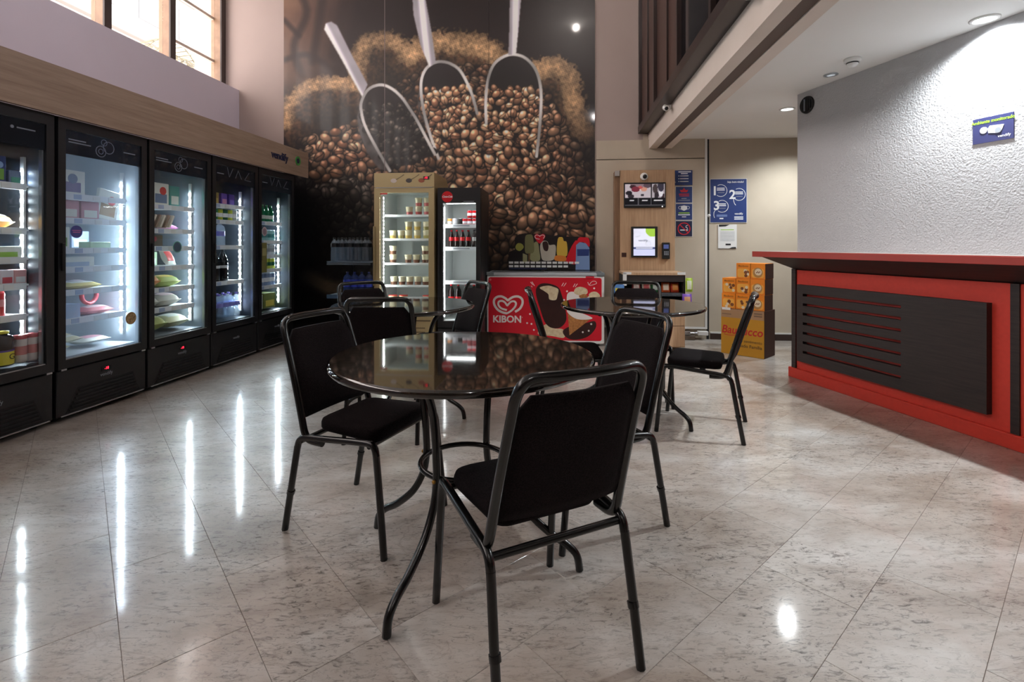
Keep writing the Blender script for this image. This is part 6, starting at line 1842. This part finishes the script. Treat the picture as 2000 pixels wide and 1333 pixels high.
def cake(label, x, y, z, kind, w=0.143):
    q = thing('cake_box', label, 'cake box', left + uw * x + Vector((-uw.y, uw.x, 0)) * y + Vector((0, 0, z)), PR, 'orange cake boxes')
    hgt = 0.158
    MB().cbox(0, w, 0, 0.22, 0, hgt, 0.004).build('carton', M_BOXDK, q)
    f_ = MB().box(0.001, w - 0.001, -0.002, 0.001, 0.001, hgt - 0.001).build('front_print', M_PAN, q)
    MB().box(0.001, w - 0.001, 0.0, 0.218, hgt - 0.001, hgt + 0.001).build('top_print', M_PAN, q)
    MB().plate(rrect(0.012, w - 0.012, 0.012, hgt * 0.66, 0.02, 4), -0.0026, -0.002).build('printed_ground', M_PANL, f_)
    if kind == 0:
        text('Bauducco', 0.026, M_BRTXT, f_, (w / 2, -0.003, hgt * 0.82), 'lettering', shear=0.2, depth=0.0003)
        rr = random.Random(int(x * 1000 + z * 77))
        for k in range(6):
            cx_, cz_ = w * 0.56 + rr.uniform(-0.035, 0.045), hgt * 0.36 + rr.uniform(-0.035, 0.035)
            MB().plate(circ(cx_, cz_, rr.uniform(0.012, 0.019), 10), -0.0032 - 0.0002 * k, -0.002).build('printed_cake', [col('cakecream', 236, 220, 190), col('cakebrown', 130, 76, 40)][k % 2], f_)
    else:
        MB().plate(circ(w / 2, hgt * 0.42, w * 0.34, 18, hgt * 0.33), -0.0032, -0.002).build('printed_cake', col('cakebread', 190, 140, 80), f_)
        MB().plate(circ(w * 0.53, hgt * 0.46, w * 0.24, 16, hgt * 0.22), -0.0036, -0.002).build('printed_slice', col('cakecream', 236, 220, 190), f_)
        for k in range(4):
            MB().plate(circ(w * (0.42 + 0.07 * k), hgt * (0.42 + 0.05 * (k % 2)), 0.006, 8), -0.0040, -0.002).build('printed_fruit', col('cakebrown', 130, 76, 40), f_)
for tier, xs in enumerate(((0.003, 0.149, 0.295), (0.005, 0.150, 0.295), (None, 0.150, 0.296))):
    for k, x in enumerate(xs):
        if x is None: continue
        cake('orange cake box, %s tier, %s' % (('bottom', 'middle', 'top')[tier], ('left end', 'middle', 'right end with cake slice picture')[k] if tier < 2 else ('', 'left of the two', 'right of the two with cake slice')[k]), x, 0.01 + 0.008 * tier, 0.478 + 0.160 * tier, 1 if k == 2 else 0)

# ================================================================== SMALL FITTINGS
# camera warning sign on the rough wall
def on_counter_wall(px, py):
    k = (px - 1000) / FPX
    # wall plane passes CO + c1*x at y = -0.005
    n = Vector((0.9724, 0.2334, 0)); p0 = CO - n * 0.005
    Y = (n.x * p0.x + n.y * p0.y) / (n.x * k + n.y)
    return Vector((k * Y, Y, CAMZ - (py - HZ) * Y / FPX))
tl = on_counter_wall(1901, 235); br = on_counter_wall(1981, 267); bl = on_counter_wall(1902, 283)
wS = (Vector((br.x, br.y, 0)) - Vector((tl.x, tl.y, 0))).length
hS = tl.z - bl.z
sg = thing('camera_warning_sign', 'dark blue surveillance sign with a white camera on the rough white wall', 'sign', (tl.x, tl.y, tl.z - hS / 2), CR)
MB().box(0, wS, -0.004, 0.0, -hS / 2, hS / 2).build('sign_board', mat('sign_indigo', C(52, 56, 104), 0.45), sg)
text('Ambiente monitorado', 0.026, M_GREENINK, sg, (wS * 0.50, -0.0045, hS * 0.33), 'lettering', depth=0.0003, bold=0.0006, sx=0.92)
MB().plate([(wS * 0.38, hS * 0.03), (wS * 0.44, hS * 0.14), (wS * 0.78, hS * 0.10), (wS * 0.72, -hS * 0.12), (wS * 0.62, -hS * 0.20), (wS * 0.40, -hS * 0.14)], -0.006, -0.004).build('camera_symbol', M_WHITEINK, sg)
MB().plate(circ(wS * 0.28, hS * 0.0, hS * 0.13, 16), -0.006, -0.004).build('camera_mount', M_WHITEINK, sg)
MB().plate(circ(wS * 0.64, -hS * 0.09, hS * 0.11, 16), -0.007, -0.004).build('camera_lens', M_GREYINK, sg)
text('vendify', 0.022, M_WHITEINK, sg, (wS * 0.78, -0.0045, -hS * 0.33), 'lettering', depth=0.0003)
# round black grille
p = on_counter_wall(1577, 205)
t = thing('round_wall_grille', 'round black speaker grille at the top corner of rough white wall', 'speaker', p, CR)
Mx = Matrix.Rotation(PI / 2, 4, 'X')
MB().lathe([(0.0, 0.012), (0.055, 0.012), (0.062, 0.018), (0.070, 0.012), (0.072, 0.0), (0, 0)][::-1], 28, M=Mx).build('rim', M_BLACK2, t)
for k in range(5):
    x = -0.036 + 0.018 * k
    hh = math.sqrt(0.052 ** 2 - x * x)
    MB().box(x - 0.004, x + 0.004, -0.017, -0.011, -hh, hh).build('grille_bar', M_BLACK if k != 1 else M_GREYINK, t)
# smoke detector
t = thing('smoke_detector', 'white round smoke detector on the low ceiling', 'smoke detector', (2.345, 3.477, CEIL_LOW))
MB().lathe([(0, 0), (0.052, 0), (0.052, -0.018), (0.046, -0.026), (0.036, -0.026)][::-1], 24).build('base', M_WHITE, t)
MB().lathe([(0, -0.058), (0.022, -0.055), (0.034, -0.040), (0.036, -0.030)], 24).build('sensor_cap', M_WHITE, t)
MB().lathe([(0.037, -0.034), (0.037, -0.028)], 24).build('slot_ring', M_BLACK2, t)
# small camera on the mezzanine beam
def bullet(label, a, b, z):
    q = thing('ceiling_camera', label, 'camera', wl(a, b, z), WROT)
    MB().cbox(-0.02, 0.03, -0.02, 0.02, -0.02, 0.02, 0.004).build('bracket', M_WHITE, q)
    MB().lathe([(0.0, 0), (0.026, 0), (0.028, 0.01), (0.028, 0.07), (0.022, 0.078), (0, 0.078)], 16, M=Matrix.Translation((-0.03, -0.02, -0.005)) @ Matrix.Rotation(math.radians(112), 4, 'X')).build('body', M_WHITE, q)
    MB().lathe([(0.0, 0.079), (0.018, 0.078), (0.018, 0.074)], 14, M=Matrix.Translation((-0.03, -0.02, -0.005)) @ Matrix.Rotation(math.radians(112), 4, 'X')).build('lens', M_DARKGLASS, q)
bullet('small white camera on the mezzanine beam near the back wall', 1.645, 1.35, 2.475)
bullet('white camera on the mezzanine beam at the top picture edge', 1.645, 3.50, 2.50)
# pipe and box under the sliding panel
t = thing('door_rail_end', 'chrome and white pipe fitting low on the wall under beige panel', 'pipe', wl(2.12, 0.08, 0.085), WROT)
MB().tube([(-0.20, 0, 0), (0.18, 0, 0)], 0.012, 10).build('pipe', M_CHROME, t)
MB().cbox(-0.05, 0.045, -0.025, 0.02, -0.022, 0.022, 0.005).build('valve_body', M_CHROME, t)
MB().cbox(0.13, 0.25, -0.028, 0.03, -0.024, 0.024, 0.004).build('end_cap', M_WHITE, t)
MB().cbox(-0.12, 0.10, -0.02, 0.05, -0.084, -0.03, 0.004).build('bracket_box', col('bracketbrown', 96, 82, 70), t)

# ================================================================== OUTSIDE THE HIGH WINDOWS
M_FACADE = mat('facade_white', C(158, 156, 153), 0.8)
bO = wl(-16.0, -14.0)
bl_ = thing('apartment_building', 'pale apartment block seen through the high window', 'building', (bO.x, bO.y, 0), WROT)
MB().box(-4, 0, -9.0, 8.0, 0, 13.5).build('facade', M_FACADE, bl_)
for k in range(5):
    MB().box(0.0, 0.25, -9.0, 8.0, 1.4 + 2.6 * k, 1.6 + 2.6 * k).build('floor_band', col('bandstone', 130, 126, 122), bl_)
for k in range(4):
    for j in range(6):
        wq = MB().box(0.0, 0.03, -6.2 + 2.1 * j, -5.2 + 2.1 * j, 2.3 + 2.6 * k, 3.6 + 2.6 * k).build('window', col('farglass', 112, 116, 122), bl_)
pO = wl(-6.6, -3.0)
pa = thing('palm_tree', 'palm tree with arching fronds outside the high window', 'palm', (pO.x, pO.y, 0))
MB().tube([(0, 0, 0), (0.05, 0, 2.2), (0.0, 0.05, 4.5)], [0.16, 0.13, 0.11], 10).build('trunk', col('palmtrunk', 130, 112, 92), pa)
M_PALM = col('palmleaf', 112, 108, 86)
for k in range(11):
    a = 2 * PI * k / 11 + 0.2
    ca, sa = math.cos(a), math.sin(a)
    spine = []
    for q in range(9):
        s_ = q / 8
        spine.append(Vector((ca * 1.7 * s_, sa * 1.7 * s_, 4.5 + 1.25 * s_ - 1.7 * s_ * s_ + 0.1 * (k % 3))))
    mb = MB().tube(spine, 0.012, 5)
    side = Vector((-sa, ca, 0))
    for q in range(1, 9):
        for sgn in (-1, 1):
            for h_ in (0, 0.5):
                pnt = spine[q - 1].lerp(spine[q], h_ + 0.5) if h_ == 0 else spine[q]
                tip = pnt + side * sgn * (0.42 - 0.03 * q) + Vector((ca * 0.2, sa * 0.2, -0.16))
                wv = Vector((ca, sa, 0)) * 0.022
                mb.add([pnt - wv, pnt + wv, tip, tip + Vector((0, 0, 0.004))], [(0, 1, 2), (2, 1, 3), (3, 1, 0), (0, 2, 3)])
    mb.build('frond', M_PALM, pa)
